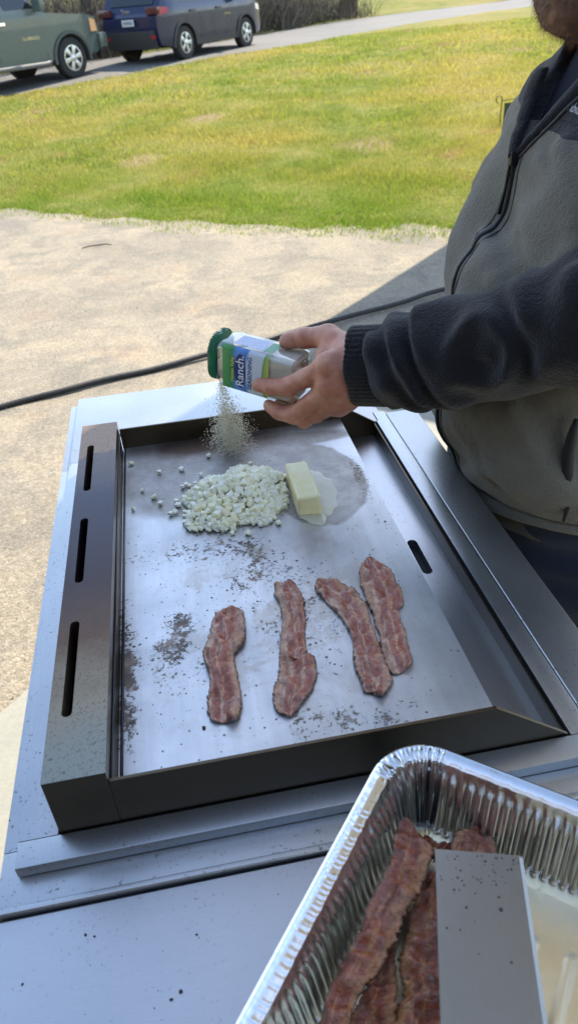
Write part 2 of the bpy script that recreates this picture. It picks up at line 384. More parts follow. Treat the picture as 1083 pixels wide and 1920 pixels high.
def mat_rail():
    b = MatB('heat_tinted_rail'); c = b.co(); z = b.sep(c)
    n = b.noise(c, 12, 5, .65); fine = b.noise(c, 420, 3, .7)
    # world y runs from .426 (front, grey) to 1.105 (rear): brown-blue heat tint over the slots
    yn = b.math('ADD', z[1], b.math('MULTIPLY', b.math('SUBTRACT', n, .5), .12))
    col = b.ramp(yn, [(.44, (.24, .24, .20)), (.52, (.27, .22, .15)), (.60, (.135, .080, .050)), (.70, (.065, .048, .05)), (.88, (.065, .062, .08)), (1.0, (.15, .12, .11)), (1.1, (.27, .175, .12))])
    col = b.mix(b.ramp(fine, [(.55, 0), (.68, .8)]), col, (.07, .05, .035))
    b.set(color=col, metal=.75, rough=b.math('ADD', .30, b.math('MULTIPLY', fine, .2))); b.bump(fine, .05, .001); return b
def mat_plate():
    b = MatB('seasoned_griddle_steel'); c = b.co(); xyz = b.sep(c); x, y = xyz[0], xyz[1]
    br = b.noise(b.map(c, (900, 14, 14)), 1, 4, .6); cl = b.noise(c, 7, 5, .6); streak = b.noise(b.map(c, (55, 6, 6)), 1, 4, .6)
    col = b.ramp(cl, [(.3, (.44, .445, .45)), (.55, (.60, .605, .61)), (.75, (.70, .70, .70))])
    col = b.mix(.35, col, b.ramp(streak, [(.3, .7), (.7, 1.15)]), 'MULTIPLY')
    def blob(cx, cy, rx, ry, hard=.6, nz=.5, nsc=9):
        dx = b.math('DIVIDE', b.math('SUBTRACT', x, cx), rx); dy = b.math('DIVIDE', b.math('SUBTRACT', y, cy), ry)
        d = b.math('SQRT', b.math('ADD', b.math('MULTIPLY', dx, dx), b.math('MULTIPLY', dy, dy)))
        d = b.math('ADD', d, b.math('MULTIPLY', b.math('SUBTRACT', b.noise(c, nsc, 4, .6), .5), nz))
        return b.ramp(d, [(hard, 1), (1, 0)])
    # greasy wet film round the onions
    film = b.math('MAXIMUM', blob(.04, .985, .19, .125, .85, .5), blob(.17, .925, .075, .12, .95, .34, 11))
    film = b.math('MAXIMUM', film, blob(.13, 1.06, .15, .03, .8, .4))
    fcol = b.ramp(b.noise(c, 22, 6, .75), [(.3, (.15, .12, .095)), (.5, (.28, .245, .21)), (.7, (.40, .37, .34))])
    col = b.mix(b.math('MULTIPLY', film, .8), col, fcol)
    brown = b.math('MULTIPLY', blob(.02, 1.09, .16, .05, .5, .8), .85)
    col = b.mix(brown, col, (.10, .055, .03))
    # burnt residue: clustered flakes
    fl = b.noise(c, 75, 6, .78, 1.2); fl2 = b.noise(b.map(c, (1, 1, 1), loc=(3, 1, 0)), 210, 3, .65)
    m1 = b.math('MAXIMUM', blob(-.05, .62, .05, .12, .1, .6), blob(-.115, .60, .032, .2, .2, .5))
    m1 = b.math('MAXIMUM', m1, b.math('MULTIPLY', blob(.055, .74, .045, .2, .1, .7), .9))
    m1 = b.math('MAXIMUM', m1, b.math('MULTIPLY', blob(.0, .79, .2, .05, .1, .9), .75))
    m1 = b.math('MAXIMUM', m1, b.math('MULTIPLY', blob(.10, .48, .17, .04, .2, .8), .62))
    m1 = b.math('MAXIMUM', m1, b.math('MULTIPLY', blob(.236, .9, .02, .25, .2, .8), .6))
    m1 = b.math('MAXIMUM', m1, b.math('MULTIPLY', blob(.06, .66, .17, .26, .35, .6, 6), .52))
    m1 = b.math('MAXIMUM', m1, .25)
    m1 = b.math('MULTIPLY', m1, b.ramp(b.noise(c, 21, 4, .65), [(.32, .45), (.62, 1.25)]))
    th = b.math('SUBTRACT', .757, b.math('MULTIPLY', m1, .34))
    k1 = b.math('MULTIPLY', b.math('SUBTRACT', fl, th), 16, clamp=True)
    k2 = b.math('MULTIPLY', b.math('SUBTRACT', fl2, b.math('ADD', th, .03)), 20, clamp=True)
    vd = b.vor(c, 150); vc = b.sep(b.vor(c, 150, 'Color'))
    rad = b.math('MULTIPLY', b.math('SUBTRACT', vc[0], b.math('SUBTRACT', .80, b.math('MULTIPLY', m1, .55))), .75)
    k3 = b.math('MULTIPLY', b.math('SUBTRACT', rad, vd), 14, clamp=True)
    kk = b.math('MAXIMUM', b.math('MAXIMUM', k1, k2), b.math('MULTIPLY', k3, .9))
    rc = b.ramp(b.noise(c, 40, 3), [(.35, (.05, .028, .018)), (.55, (.14, .085, .05)), (.72, (.30, .22, .15))])
    col = b.mix(b.math('MULTIPLY', kk, .9), col, rc)
    edge = blob(-.124, .60, .014, .16, .2, .9, 18)
    col = b.mix(b.math('MULTIPLY', edge, .85), col, (.05, .035, .03))
    tan = b.math('MULTIPLY', b.ramp(b.noise(c, 16, 6, .75, .5), [(.50, 0), (.60, 1)]), b.math('MAXIMUM', b.math('MULTIPLY', blob(.07, .70, .07, .18, .2, .7), .6), b.math('MULTIPLY', blob(.06, .66, .2, .26, .3, .6), .42)))
    col = b.mix(tan, col, (.34, .27, .185))
    b.set(color=col, metal=b.math('SUBTRACT', .85, b.math('MULTIPLY', b.math('MAXIMUM', b.math('MAXIMUM', kk, b.math('MULTIPLY', film, .55)), edge), .6)),
          rough=b.math('ADD', b.math('ADD', .36, b.math('MULTIPLY', br, .14)), b.math('MULTIPLY', kk, .15)))
    b.bump(b.math('ADD', b.math('MULTIPLY', br, .25), b.math('MULTIPLY', kk, 1.0)), .25, .0015)
    return b
PZ = .917
def rr_slot(x0, x1, y0, y1, n=6):
    r = (x1-x0)/2; cx = (x0+x1)/2
    return [(cx+r*math.cos(a), y1-r+r*math.sin(a)) for a in [math.pi*k/n for k in range(n+1)]] + [(cx+r*math.cos(a), y0+r+r*math.sin(a)) for a in [math.pi+math.pi*k/n for k in range(n+1)]]
def plate_with_slots(name, x0, x1, y0, y1, z, slots, m, parent, depth=.03, skirt=None):
    """horizontal sheet with real slots cut through"""
    bm = bmesh.new(); es = []
    def loop(P):
        vs = [bm.verts.new((px, py, z)) for px, py in P]
        return [bm.edges.new((vs[i], vs[(i+1) % len(vs)])) for i in range(len(vs))]
    es += loop([(x0, y0), (x1, y0), (x1, y1), (x0, y1)]); hs = []
    for sl_ in slots: e = loop(rr_slot(*sl_)); es += e; hs += e
    bmesh.ops.triangle_fill(bm, edges=es, use_beauty=True)
    kill = [f for f in bm.faces if any(a < f.calc_center_median().x < b_ and c < f.calc_center_median().y < d for a, b_, c, d in slots)
            and all(any(v in e.verts for e in hs) for v in f.verts)]
    bmesh.ops.delete(bm, geom=kill, context='FACES')
    r = bmesh.ops.extrude_edge_only(bm, edges=[e for e in hs if e.is_valid])
    for g in r['geom']:
        if isinstance(g, bmesh.types.BMVert): g.co.z -= depth
    bmesh.ops.recalc_face_normals(bm, faces=bm.faces)
    me = bpy.data.meshes.new(name); bm.to_mesh(me); bm.free()
    return finish(name, me, m, parent, False)

def station():
    root = empty('griddle_cart', (.08, .75, 0)); inv = Matrix.Translation(Vector((-.08, -.75, 0)))
    mI = inv
    def P(name, s, m, sm=35): return s.build(name, m, root, sm)
    class S(MB):
        def box(s, *a, **k): k['mat'] = mI; return MB.box(s, *a, **k)
        def prism(s, *a, **k): k['mat'] = mI; return MB.prism(s, *a, **k)
    # shift material coordinates are object space; all meshes stay in root space, see loc trick below
    s = S(); s.box(-.2245, .3395, .367, .4255, .855, .8862, bev=.002); s.box(-.2245, .3395, 1.118, 1.373, .855, .8862, bev=.002)
    s.box(-.2245, -.1720, .4257, 1.1178, .855, .8862, bev=.001); s.box(.3190, .3395, .4257, 1.1178, .855, .8862, bev=.001); P('counter_top', s, M_FRAME)
    # raised frame round the griddle box (four bars with lips)
    bars = [(-.208, .3405, .400, .4245), (-.208, -.1725, .4245, 1.117), (-.208, .3215, 1.117, 1.374), (.3185, .3405, .4245, 1.117)]
    s = S(); s.box(-.208, .3405, .399, .4245, .8870, .9, bev=.0012)
    s.box(-.208, -.1728, .4250, 1.1165, .8870, .9, bev=.0008)
    s.box(-.208, .3225, 1.117, 1.374, .8870, .9, bev=.0012)
    s.box(.3185, .3405, .4250, 1.150, .8870, .9, bev=.0008)
    P('frame', s, M_FRAME)
    # right hand control panel strip
    s = S(); s.box(.3425, .3975, -.22, 1.145, .70, .8995, bev=.003, seg=3); P('front_panel', s, M_FRAME)
    s = S(); s.box(.334, .3424, -.22, 1.13, .75, .884); P('panel_gap', s, M_BLACK)
    # side shelf nearest the camera with rolled front edge
    s = S(); s.box(-.236, .3400, -.24, .3640, .855, .8850, bev=.004, seg=3); P('side_shelf', s, M_SHELF)
    s = S(); s.box(-.2245, .3395, .3642, .3655, .84, .872); P('shelf_gap', s, M_BLACK)
    s = S(); s.box(-.2245, .3398,   .3656, .3725, .868, .8895, bev=.003, seg=3); P('counter_lip', s, M_FRAME)
    # cabinet, doors, castors
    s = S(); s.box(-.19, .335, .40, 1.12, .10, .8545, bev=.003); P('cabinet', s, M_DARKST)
    for k in range(2):
        s = S(); s.box(.3355, .345, .41+k*.357, .755+k*.357, .12, .69, bev=.003); d = P('door', s, M_SHELF)
        hb = MB(); y0 = (.70 if k == 0 else .81)-.75; hb.tube([(.267, y0, .35), (.285, y0, .36), (.285, y0, .55), (.267, y0, .56)], .006, 8); hb.build('handle', M_DARKST, d, 40)
    for k in range(3):
        s = MB(); s.lathe([(.018, .3985-.08), (.021, .40-.08), (.019, .43-.08), (.012, .4315-.08)], 20, axis='x', mat=Matrix.Translation((0, (.55+.2*k)-.75, .79))); s.build('knob', M_BLACK, root, 40)
    for x in (-.15, .29):
        for y in (.45, 1.07):
            s = MB(); s.lathe([(.02, -.015), (.045, -.013), (.045, .013), (.02, .015)], 20, axis='y', mat=Matrix.Translation((x-.08, y-.75, .062)));
            s.box(x-.08-.02, x-.08+.02, y-.75-.022, y-.75+.022, .085, .1); s.build('castor', M_BLACK, root, 40)
    for k, x in enumerate((-.18, .28)):
        s = S(); s.box(x, x+.03, -.2, -.17, .10, .8545); P('shelf_leg', s, M_DARKST)
    tag(root, 'brushed stainless steel outdoor cooking cart with side shelf, holding the griddle', 'griddle cart')
    return root
station()

def griddle():
    root = empty('griddle', (0, 0, 0)); root.location = (.07, .77, .9)
    def place(o): o.matrix_parent_inverse = Matrix.Translation((-.07, -.77, -.9)); return o
    FL = .4262; BK = 1.112
    # front wall with slanted right end; back wall the same
    def wall(y0, y1, name, ztop):
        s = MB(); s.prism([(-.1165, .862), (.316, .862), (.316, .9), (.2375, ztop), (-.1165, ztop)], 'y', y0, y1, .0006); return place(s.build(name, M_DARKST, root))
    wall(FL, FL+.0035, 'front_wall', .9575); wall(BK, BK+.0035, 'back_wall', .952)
    # cooking plate
    plate = place(mesh('cooking_plate', [(-.1163, FL+.0037, PZ), (.252, FL+.0037, PZ), (.252, BK-.0002, PZ), (-.1163, BK-.0002, PZ), (.252, FL+.0037, PZ-.012), (.252, BK-.0002, PZ-.012)],
         [(0, 1, 2, 3), (1, 4, 5, 2)], mat_plate(), root))
    # left rail: top with slots, inner and outer sides
    rm = mat_rail(); X0, X1 = -.1712, -.1168
    top = place(plate_with_slots('vent_rail', X0, X1, FL, 1.106, .970, [(-.1595, -.1495, .497, .631), (-.1595, -.1495, .698, .833), (-.1600, -.1500, .902, 1.036)], rm, root, .028))
    s = MB(); s.prism([(X0, .86), (X0, .9696), (X1, .9696), (X1, .86)], 'y', FL-.0002, FL+.0012); place(s.build('rail_end', M_DARKST, root))
    s = MB(); s.box(X0-.0003, X0+.001, FL+.0014, 1.1045, .862, .9697); s.box(X1-.0012, X1, FL+.0014, 1.1045, .862, .9697); s.box(X0, X1, 1.1048, 1.106, .862, .9697)
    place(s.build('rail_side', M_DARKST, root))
    s = MB(); s.box(X0+.0012, X1-.0014, FL+.0014, 1.1046, .862, .900); place(s.build('rail_inside', M_BLACK, root))
    s = MB(); s.tube([(X1+.001, FL+.006, .950), (X1+.001, 1.10, .950)], .0011, 6)
    s.tube([(-.1130, FL+.006, PZ+.0010), (-.1130, 1.108, PZ+.0010)], .0016, 6)
    place(s.build('rail_bead', mat_steel('dark_bead', (.07, .07, .08), .3), root, True))
    # grease trough at right
    tr = place(plate_with_slots('grease_trough', .2524, .3115, FL+.0037, BK-.0002, .876, [(.2710, .2850, .722, .800)], M_TROUGH, root, .03))
    s = MB(); s.box(.3115, .3135, FL+.0037, BK-.0002, .862, .9, ); place(s.build('trough_wall', M_DARKST, root))
    s = MB(); s.box(.3140, .3182, FL, BK+.02, .862, .8875); place(s.build('trough_gap', M_BLACK, root))
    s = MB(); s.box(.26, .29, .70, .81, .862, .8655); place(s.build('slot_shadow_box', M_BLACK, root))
    tag(root, 'greasy steel flat-top griddle with slotted vent rail and grease trough, holding bacon and onions', 'griddle')
griddle()

# ------------------------------------------------------------------ foods on the griddle
def mat_bacon(name, dark=0.0):
    b = MatB(name); uv = b.co('UV'); c = b.co()
    u = b.sep(uv)
    wv = b.noise(b.map(uv, (3.2, 1.4, 1)), 1.5, 4, .6, .8)
    s = b.math('ADD', b.math('MULTIPLY', u[0], 1.0), b.math('MULTIPLY', b.math('SUBTRACT', wv, .5), .85))
    s = b.math('ADD', s, b.math('MULTIPLY', b.math('SUBTRACT', b.n('ShaderNodeObjectInfo').outputs['Random'], .5), .28))
    k = 1-dark
    meat = (.33*k+.04+.30*dark, .065*k+.018+.02*dark, .036*k+.006-.02*dark); meat2 = (.47*k+.30*dark, .165*k+.01*dark, .10*k-.05*dark); fat = (.68-.1*dark, .44-.40*dark, .28-.52*dark); fat2 = (.54-.05*dark, .27-.2*dark, .15-.25*dark)
    col = b.ramp(s, [(.06, fat2), (.16, fat), (.24, meat2), (.38, meat), (.47, meat2), (.53, fat), (.58, meat2), (.72, meat), (.82, meat2), (.92, fat2)])
    seg = b.noise(b.map(uv, (1.6, 6, 1)), 2.2, 4, .65, 1.2)
    col = b.mix(b.ramp(seg, [(.36, .3), (.5, 0)]), col, fat2)
    col = b.mix(b.ramp(b.noise(c, 130, 4, .7), [(.35, .65), (.52, 0)]), col, (.17*k, .05*k, .026*k))
    col = b.mix(b.ramp(b.noise(c, 45, 4, .6), [(.6, 0), (.75, .5)]), col, (.72*k, .42*k, .25*k))
    e = b.math('ABSOLUTE', b.math('SUBTRACT', u[0], .5))
    col = b.mix(b.ramp(e, [(.44, 0), (.5, .75)]), col, (.09, .03, .018))
    b.set(color=col, rough=b.ramp(b.noise(c, 90, 3), [(.3, .08), (.7, .34)]), spec=1.0, sss=.05); b.b.inputs['Subsurface Scale'].default_value = .004
    b.bump(b.math('ADD', b.noise(c, 160, 4, .6), b.math('MULTIPLY', seg, 1.5)), .8, .0018); return b
M_BACON = mat_bacon('half_fried_bacon'); M_CRISP = mat_bacon('crisp_bacon', .34)
def bacon(name, Lp, Rp, z, m, seed, amp=.0034, thick=.0034, arch=0, tilt=0):
    Lp = np.array(Lp); Rp = np.array(Rp); g = np.random.default_rng(seed)
    def rs(P, n):
        P = np.asarray(P); d = np.r_[0, np.cumsum(np.linalg.norm(np.diff(P, axis=0), axis=1))]; t = np.linspace(0, d[-1], n)
        Q = np.stack([np.interp(t, d, P[:, 0]), np.interp(t, d, P[:, 1])], -1)
        K = Q.copy(); K[1:-1] = (Q[:-2]+2*Q[1:-1]+Q[2:])/4; return K
    NL, NW = 84, 17; Lq, Rq = rs(Lp, NL), rs(Rp, NL)
    per = np.linspace(0, 1, NL); ws = np.linspace(0, 1, NW)
    F1, F2, F3 = Field(seed, 60), Field(seed+50, 25), Field(seed+90, 220)
    # rounded ends
    V = np.zeros((NL, NW, 3))
    wob = .0011*np.stack([F3(per*.5, 0*per, 0*per), F3(per*.5, 0*per+3, 0*per)], -1)
    for j, w_ in enumerate(ws):
        P = Lq*(1-w_)+Rq*w_
        if w_ < .5: P = P+(wob[:, :1])*(1-2*w_)*(Rq-Lq)/np.linalg.norm(Rq-Lq, axis=1)[:, None]
        else: P = P+(wob[:, 1:])*(2*w_-1)*(Rq-Lq)/np.linalg.norm(Rq-Lq, axis=1)[:, None]
        V[:, j, :2] = P
    ec = (abs(ws-.5)*2)
    c0 = V[0].mean(0); c1 = V[-1].mean(0)
    dirv = (V[3].mean(0)-V[0].mean(0)); dirv /= np.linalg.norm(dirv)+1e-9
    for i in range(3):
        V[i, :, :2] += dirv[None, :2]*(.0035*(ec**2)[:, None])*(1-i/3); 
    dirv = (V[-4].mean(0)-V[-1].mean(0)); dirv /= np.linalg.norm(dirv)+1e-9
    for i in range(3): V[-1-i, :, :2] += dirv[None, :2]*(.0035*(ec**2)[:, None])*(1-i/3)
    X, Y = V[..., 0], V[..., 1]
    rip = amp*F1(X, Y, 0*X)*.7+amp*.9*F2(X, Y, 0*X)+amp*.55*np.sin(per[:, None]*48+ws[None]*2.5+3*np.sin(per[:, None]*9)+1.5*F2(X, Y, 0*X))
    lift = sstep(0, 1, 1-np.abs(per*2-1))
    Z = z+thick+np.maximum(rip+amp*.8, -thick*.5)*(1-.5*(ec[None]**3))+arch*np.sin(per*math.pi)[:, None]+tilt*(ws[None]-.5)
    V[..., 2] = Z
    B = V.copy(); 
    if arch == 0: B[..., 2] = z+.0002
    else: B[..., 2] = Z-thick
    n = NL*NW; VV = np.concatenate([V.reshape(-1, 3), B.reshape(-1, 3)]); idx = np.arange(n).reshape(NL, NW); F = []
    a = idx[:-1, :-1].ravel(); b_ = idx[:-1, 1:].ravel(); c_ = idx[1:, 1:].ravel(); d = idx[1:, :-1].ravel()
    F += list(zip(a, b_, c_, d)); F += list(zip(a+n, d+n, c_+n, b_+n))
    ring = list(idx[:, 0])+list(idx[-1, 1:])+list(idx[-2::-1, -1])+list(idx[0, -2:0:-1])
    F += [(ring[i], ring[(i+1) % len(ring)], ring[(i+1) % len(ring)]+n, ring[i]+n) for i in range(len(ring))]
    cen = VV.mean(0); cen[2] = z
    me = bpy.data.meshes.new(name); me.from_pydata([tuple(v) for v in (VV-cen)], [], [tuple(map(int, f)) for f in F]); me.update()
    uvl = me.uv_layers.new(name='uv'); U = np.concatenate([np.stack(np.meshgrid(ws, per*3), -1).reshape(-1, 2)]*2)
    li = np.zeros(len(me.loops), np.int32); me.loops.foreach_get('vertex_index', li)
    uvl.data.foreach_set('uv', (U[li]+np.array([0, seed*1.7])).ravel())
    bm = bmesh.new(); bm.from_mesh(me); bmesh.ops.recalc_face_normals(bm, faces=bm.faces); bm.to_mesh(me); bm.free()
    o = finish(name, me, m, None, True); o.location = cen; return o
BACON = [
 ('first', [(0.0081, 0.6713), (-0.0052, 0.6603), (-0.0122, 0.6423), (-0.018, 0.6209), (-0.025, 0.6044), (-0.0233, 0.5829), (-0.0211, 0.5621), (-0.0248, 0.5373), (-0.0275, 0.5166), (-0.0248, 0.5027)],
        [(0.0189, 0.6707), (0.0271, 0.6604), (0.0267, 0.6326), (0.0222, 0.6073), (0.0141, 0.5977), (0.0091, 0.5925), (0.0083, 0.5684), (0.009, 0.5419), (0.0086, 0.5202), (0.0019, 0.4979)], 'raw pink bacon strip frying alone, the leftmost of four on the griddle'),
 ('second', [(0.0704, 0.6979), (0.0677, 0.6815), (0.0711, 0.6637), (0.0707, 0.6373), (0.0619, 0.6013), (0.0554, 0.5707), (0.0516, 0.548), (0.0432, 0.5338), (0.0394, 0.516), (0.0415, 0.5019), (0.0471, 0.4938)],
        [(0.0957, 0.6927), (0.1, 0.6669), (0.0962, 0.631), (0.0892, 0.5982), (0.0861, 0.5737), (0.0789, 0.5564), (0.0947, 0.5664), (0.0896, 0.5389), (0.0816, 0.5215), (0.0685, 0.5091), (0.0584, 0.4929)], 'straight bacon strip with a forked lower end, second from left on the griddle'),
 ('third', [(0.1171, 0.6863), (0.1198, 0.6661), (0.1302, 0.6385), (0.1372, 0.6168), (0.1405, 0.593), (0.1365, 0.5649), (0.1314, 0.5421), (0.1343, 0.5249), (0.1322, 0.5079), (0.1413, 0.5017)],
        [(0.1279, 0.697), (0.1472, 0.6875), (0.1639, 0.6634), (0.1693, 0.6368), (0.1673, 0.6093), (0.1665, 0.5829), (0.1658, 0.5578), (0.1647, 0.5324), (0.1654, 0.5142), (0.1513, 0.495)], 'curved bacon strip on the griddle, bent at its top, touching the rightmost strip'),
 ('fourth', [(0.1788, 0.7045), (0.1726, 0.6699), (0.1719, 0.6361), (0.172, 0.612), (0.1704, 0.5856), (0.167, 0.5646), (0.1644, 0.5443), (0.1647, 0.5307), (0.1683, 0.52)],
        [(0.1998, 0.717), (0.212, 0.7029), (0.2158, 0.6765), (0.2163, 0.6458), (0.2104, 0.6243), (0.2017, 0.6184), (0.2, 0.5896), (0.1974, 0.5607), (0.192, 0.5308)], 'rightmost bacon strip on the griddle, its near end pale and fatty')]
for i, (k, Lp, Rp, lab) in enumerate(BACON):
    tag(bacon('bacon_strip', Lp, Rp, PZ+.0005, M_BACON, 3+i*4), lab, 'bacon strip', 'bacon strips frying on the griddle')

# butter
def butter():
    m = MatB('butter'); c = m.co(); n = m.noise(c, 60, 3)
    m.set(color=m.ramp(n, [(.3, (.93, .78, .38)), (.7, (.97, .87, .55))]), rough=.38, sss=.2); m.b.inputs['Subsurface Scale'].default_value = .004; m.b.inputs['Subsurface Radius'].default_value = (1, .9, .6); m.bump(n, .15, .002)
    s = MB(); a = math.atan2(-.0035, .108); Mx = Matrix.Translation((.1435, .884, PZ+.0175)) @ Matrix.Rotation(-a-.03, 4, 'Z')
    s.box(-.0158, .0158, -.048, .050, -.0165, .0150, bev=.0050, seg=4)
    bm = s.bm; bmesh.ops.subdivide_edges(bm, edges=[e for e in bm.edges if e.calc_length() > .02], cuts=5)
    F1 = Field(5, 25)
    for v in bm.verts: v.co *= 1+.018*float(F1(v.co.x, v.co.y, v.co.z)); v.co.x *= (1+.10*max(0, -v.co.z/.016))
    o = s.build('butter_stick', m, None, True); o.matrix_world = Mx
    tag(o, 'pale yellow stick of butter melting at the right end of the onion heap', 'butter')
    # melted puddle
    pm = MatB('melted_butter'); c = pm.co(); n = pm.noise(c, 80, 4)
    pm.set(color=pm.ramp(n, [(.3, (.88, .80, .52)), (.7, (.94, .90, .70))]), rough=.10, spec=.8, alpha=.62); pm.bump(n, .25, .0015)
    N = 72; V = [(0, 0, .0016)]; F = []
    for rr, zz in ((.5, .0016), (.9, .0013), (1, .0002)):
        for k in range(N):
            a = 2*math.pi*k/N; r = 1+.06*math.sin(3*a+1)+.04*math.sin(7*a)+.03*math.sin(13*a+2)
            V.append((.034*rr*r*math.cos(a)+.004*math.sin(a), .073*rr*r*math.sin(a), zz))
    for k in range(N): F.append((0, 1+k, 1+(k+1) % N))
    for q in range(2):
        for k in range(N): F.append((1+q*N+k, 1+(q+1)*N+k, 1+(q+1)*N+(k+1) % N, 1+q*N+(k+1) % N))
    o = mesh('melted_butter', V, F, pm, smooth=True, loc=(.158, .888, PZ+.0003))
    tag(o, 'thin milky puddle of melted butter spreading right of the butter stick', 'melted butter')
butter()

# diced onions
def onions():
    m = MatB('raw_onion'); c = m.co('Object'); oi = m.n('ShaderNodeObjectInfo'); g = m.n('ShaderNodeNewGeometry')
    r = m.math('FRACT', m.math('ADD', oi.outputs['Random'], g.outputs['Random Per Island']))
    m.set(color=m.ramp(r, [(0, (.88, .80, .50)), (.3, (.95, .89, .66)), (.75, (.98, .95, .78)), (1, (.93, .87, .56))]), rough=.38, sss=.35, spec=.4); m.b.inputs['Subsurface Scale'].default_value = .004; m.b.inputs['Subsurface Radius'].default_value = (1, 1, .8)
    def on_(x, y): return (x-cx)**2/rx**2+(y-cy)**2/ry**2
    protos = []
    for q in range(14):
        s = MB(); g_ = np.random.default_rng(q)
        x, y, z = g_.uniform(.0034, .0050, 3)
        s.box(-x, x, -y, y, -z, z, bev=.0009, seg=1)
        wed = g_.uniform(-.16, .16, 3); cur = g_.uniform(-50, 50)
        for v in s.bm.verts: v.co.x *= 1+wed[0]*v.co.y/.004; v.co.y *= 1+wed[1]*v.co.z/.004; v.co.z += cur*v.co.x**2; v.co += Vector(g_.normal(0, .00025, 3))
        bmesh.ops.recalc_face_normals(s.bm, faces=s.bm.faces)
        me = bpy.data.meshes.new('onion_piece'); s.bm.to_mesh(me); s.bm.free(); me.materials.append(m.m); me.polygons.foreach_set('use_smooth', [True]*len(me.polygons)); me.set_sharp_from_angle(angle=R(40)); protos.append(me)
    cx, cy, rx, ry, H = .055, .905, .078, .080, .042
    def edge_(a): return 1+.13*math.sin(2*a+.6)+.09*math.sin(5*a+1)+.05*math.sin(9*a)
    def hz(x, y):
        d = math.hypot((x-cx)/rx, (y-cy)/ry)/edge_(math.atan2((y-cy)/ry, (x-cx)/rx)); lump = .75+.25*math.sin(x*60+1)*math.sin(y*55)
        return H*max(0, 1-d)**.8*lump if d < 1 else 0
    g_ = np.random.default_rng(21); pts = []
    n = 0
    while n < 300:
        if n < 272:
            a = g_.uniform(0, 6.283); d = math.sqrt(g_.uniform(0, 1.05))*edge_(a); x = cx+rx*d*math.cos(a); y = cy+ry*d*math.sin(a)
            if y > cy+.045 and g_.random() < .45: continue
        else:
            a = g_.uniform(0, 6.283); d = 1+abs(g_.normal(0, .11)); x = cx+rx*d*math.cos(a)*1.05; y = cy+ry*d*math.sin(a)
            if x > .12 or (n > 293): x = g_.uniform(-.105, .03); y = g_.uniform(.90, 1.06)
        if .118 < x < .17 and y < .94: continue
        z = PZ+.0036+hz(x, y)
        if any((x-p[0])**2+(y-p[1])**2+(z-p[2])**2 < .0062**2 for p in pts): n += 0; 
        if any((x-p[0])**2+(y-p[1])**2+(z-p[2])**2 < .0060**2 for p in pts): continue
        pts.append((x, y, z)); n += 1
        o = bpy.data.objects.new('onion_piece', protos[int(g_.integers(14))]); COL.objects.link(o)
        o.location = (x, y, z); k = .3+min(1, hz(x, y)/.006)
        o.rotation_euler = (g_.uniform(-1, 1)*1.2*k, g_.uniform(-1, 1)*1.2*k, g_.uniform(0, 6.28)); sc = g_.uniform(.72, 1.22)*(1 if (x-cx)**2/rx**2+(y-cy)**2/ry**2 < .7 else .8); o.scale = (sc, sc, sc*(1 if on_(x, y) < 1.0 else .6))
        if n <= 0: pass
        on = (x-cx)**2/rx**2+(y-cy)**2/ry**2
        if on < 1.02: tag(o, 'small white cube of chopped onion in the heap beside the butter', 'onion piece', 'diced onions in the heap')
        elif x < cx and y > .9: tag(o, 'small white cube of chopped onion lying loose left of or behind the heap', 'onion piece', 'loose diced onions on the far griddle')
        else: tag(o, 'small white cube of chopped onion fallen at the near or right foot of the heap', 'onion piece', 'loose diced onions at the near foot of the heap')
    # inner mass of the heap
    V = []; F = []
    for k in range(800):
        a = g_.uniform(0, 6.283); d = math.sqrt(g_.uniform(0, 1))*edge_(a); x = cx+rx*d*math.cos(a)*.97; y = cy+ry*d*math.sin(a)*.97
        if .118 < x < .17 and y < .94: continue
        z = PZ+.0030+max(0, hz(x, y)-.004)*g_.uniform(.5, .9)
        me = protos[int(g_.integers(14))]; Rm = Matrix.Rotation(g_.uniform(0, 6.28), 3, Vector(g_.normal(size=3)).normalized()); b0 = len(V); sc_ = g_.uniform(.7, 1.0)
        for v in me.vertices: w_ = Rm @ v.co*sc_; V.append((x+w_.x, y+w_.y, max(PZ+.0006, z+w_.z)))
        for f in me.polygons: F.append([b0+i for i in f.vertices])
    o = mesh('onion_heap', V, F, m, smooth=30); tag(o, 'packed white mass of diced onion inside the heap on the griddle', 'diced onion', kind='stuff')
onions()

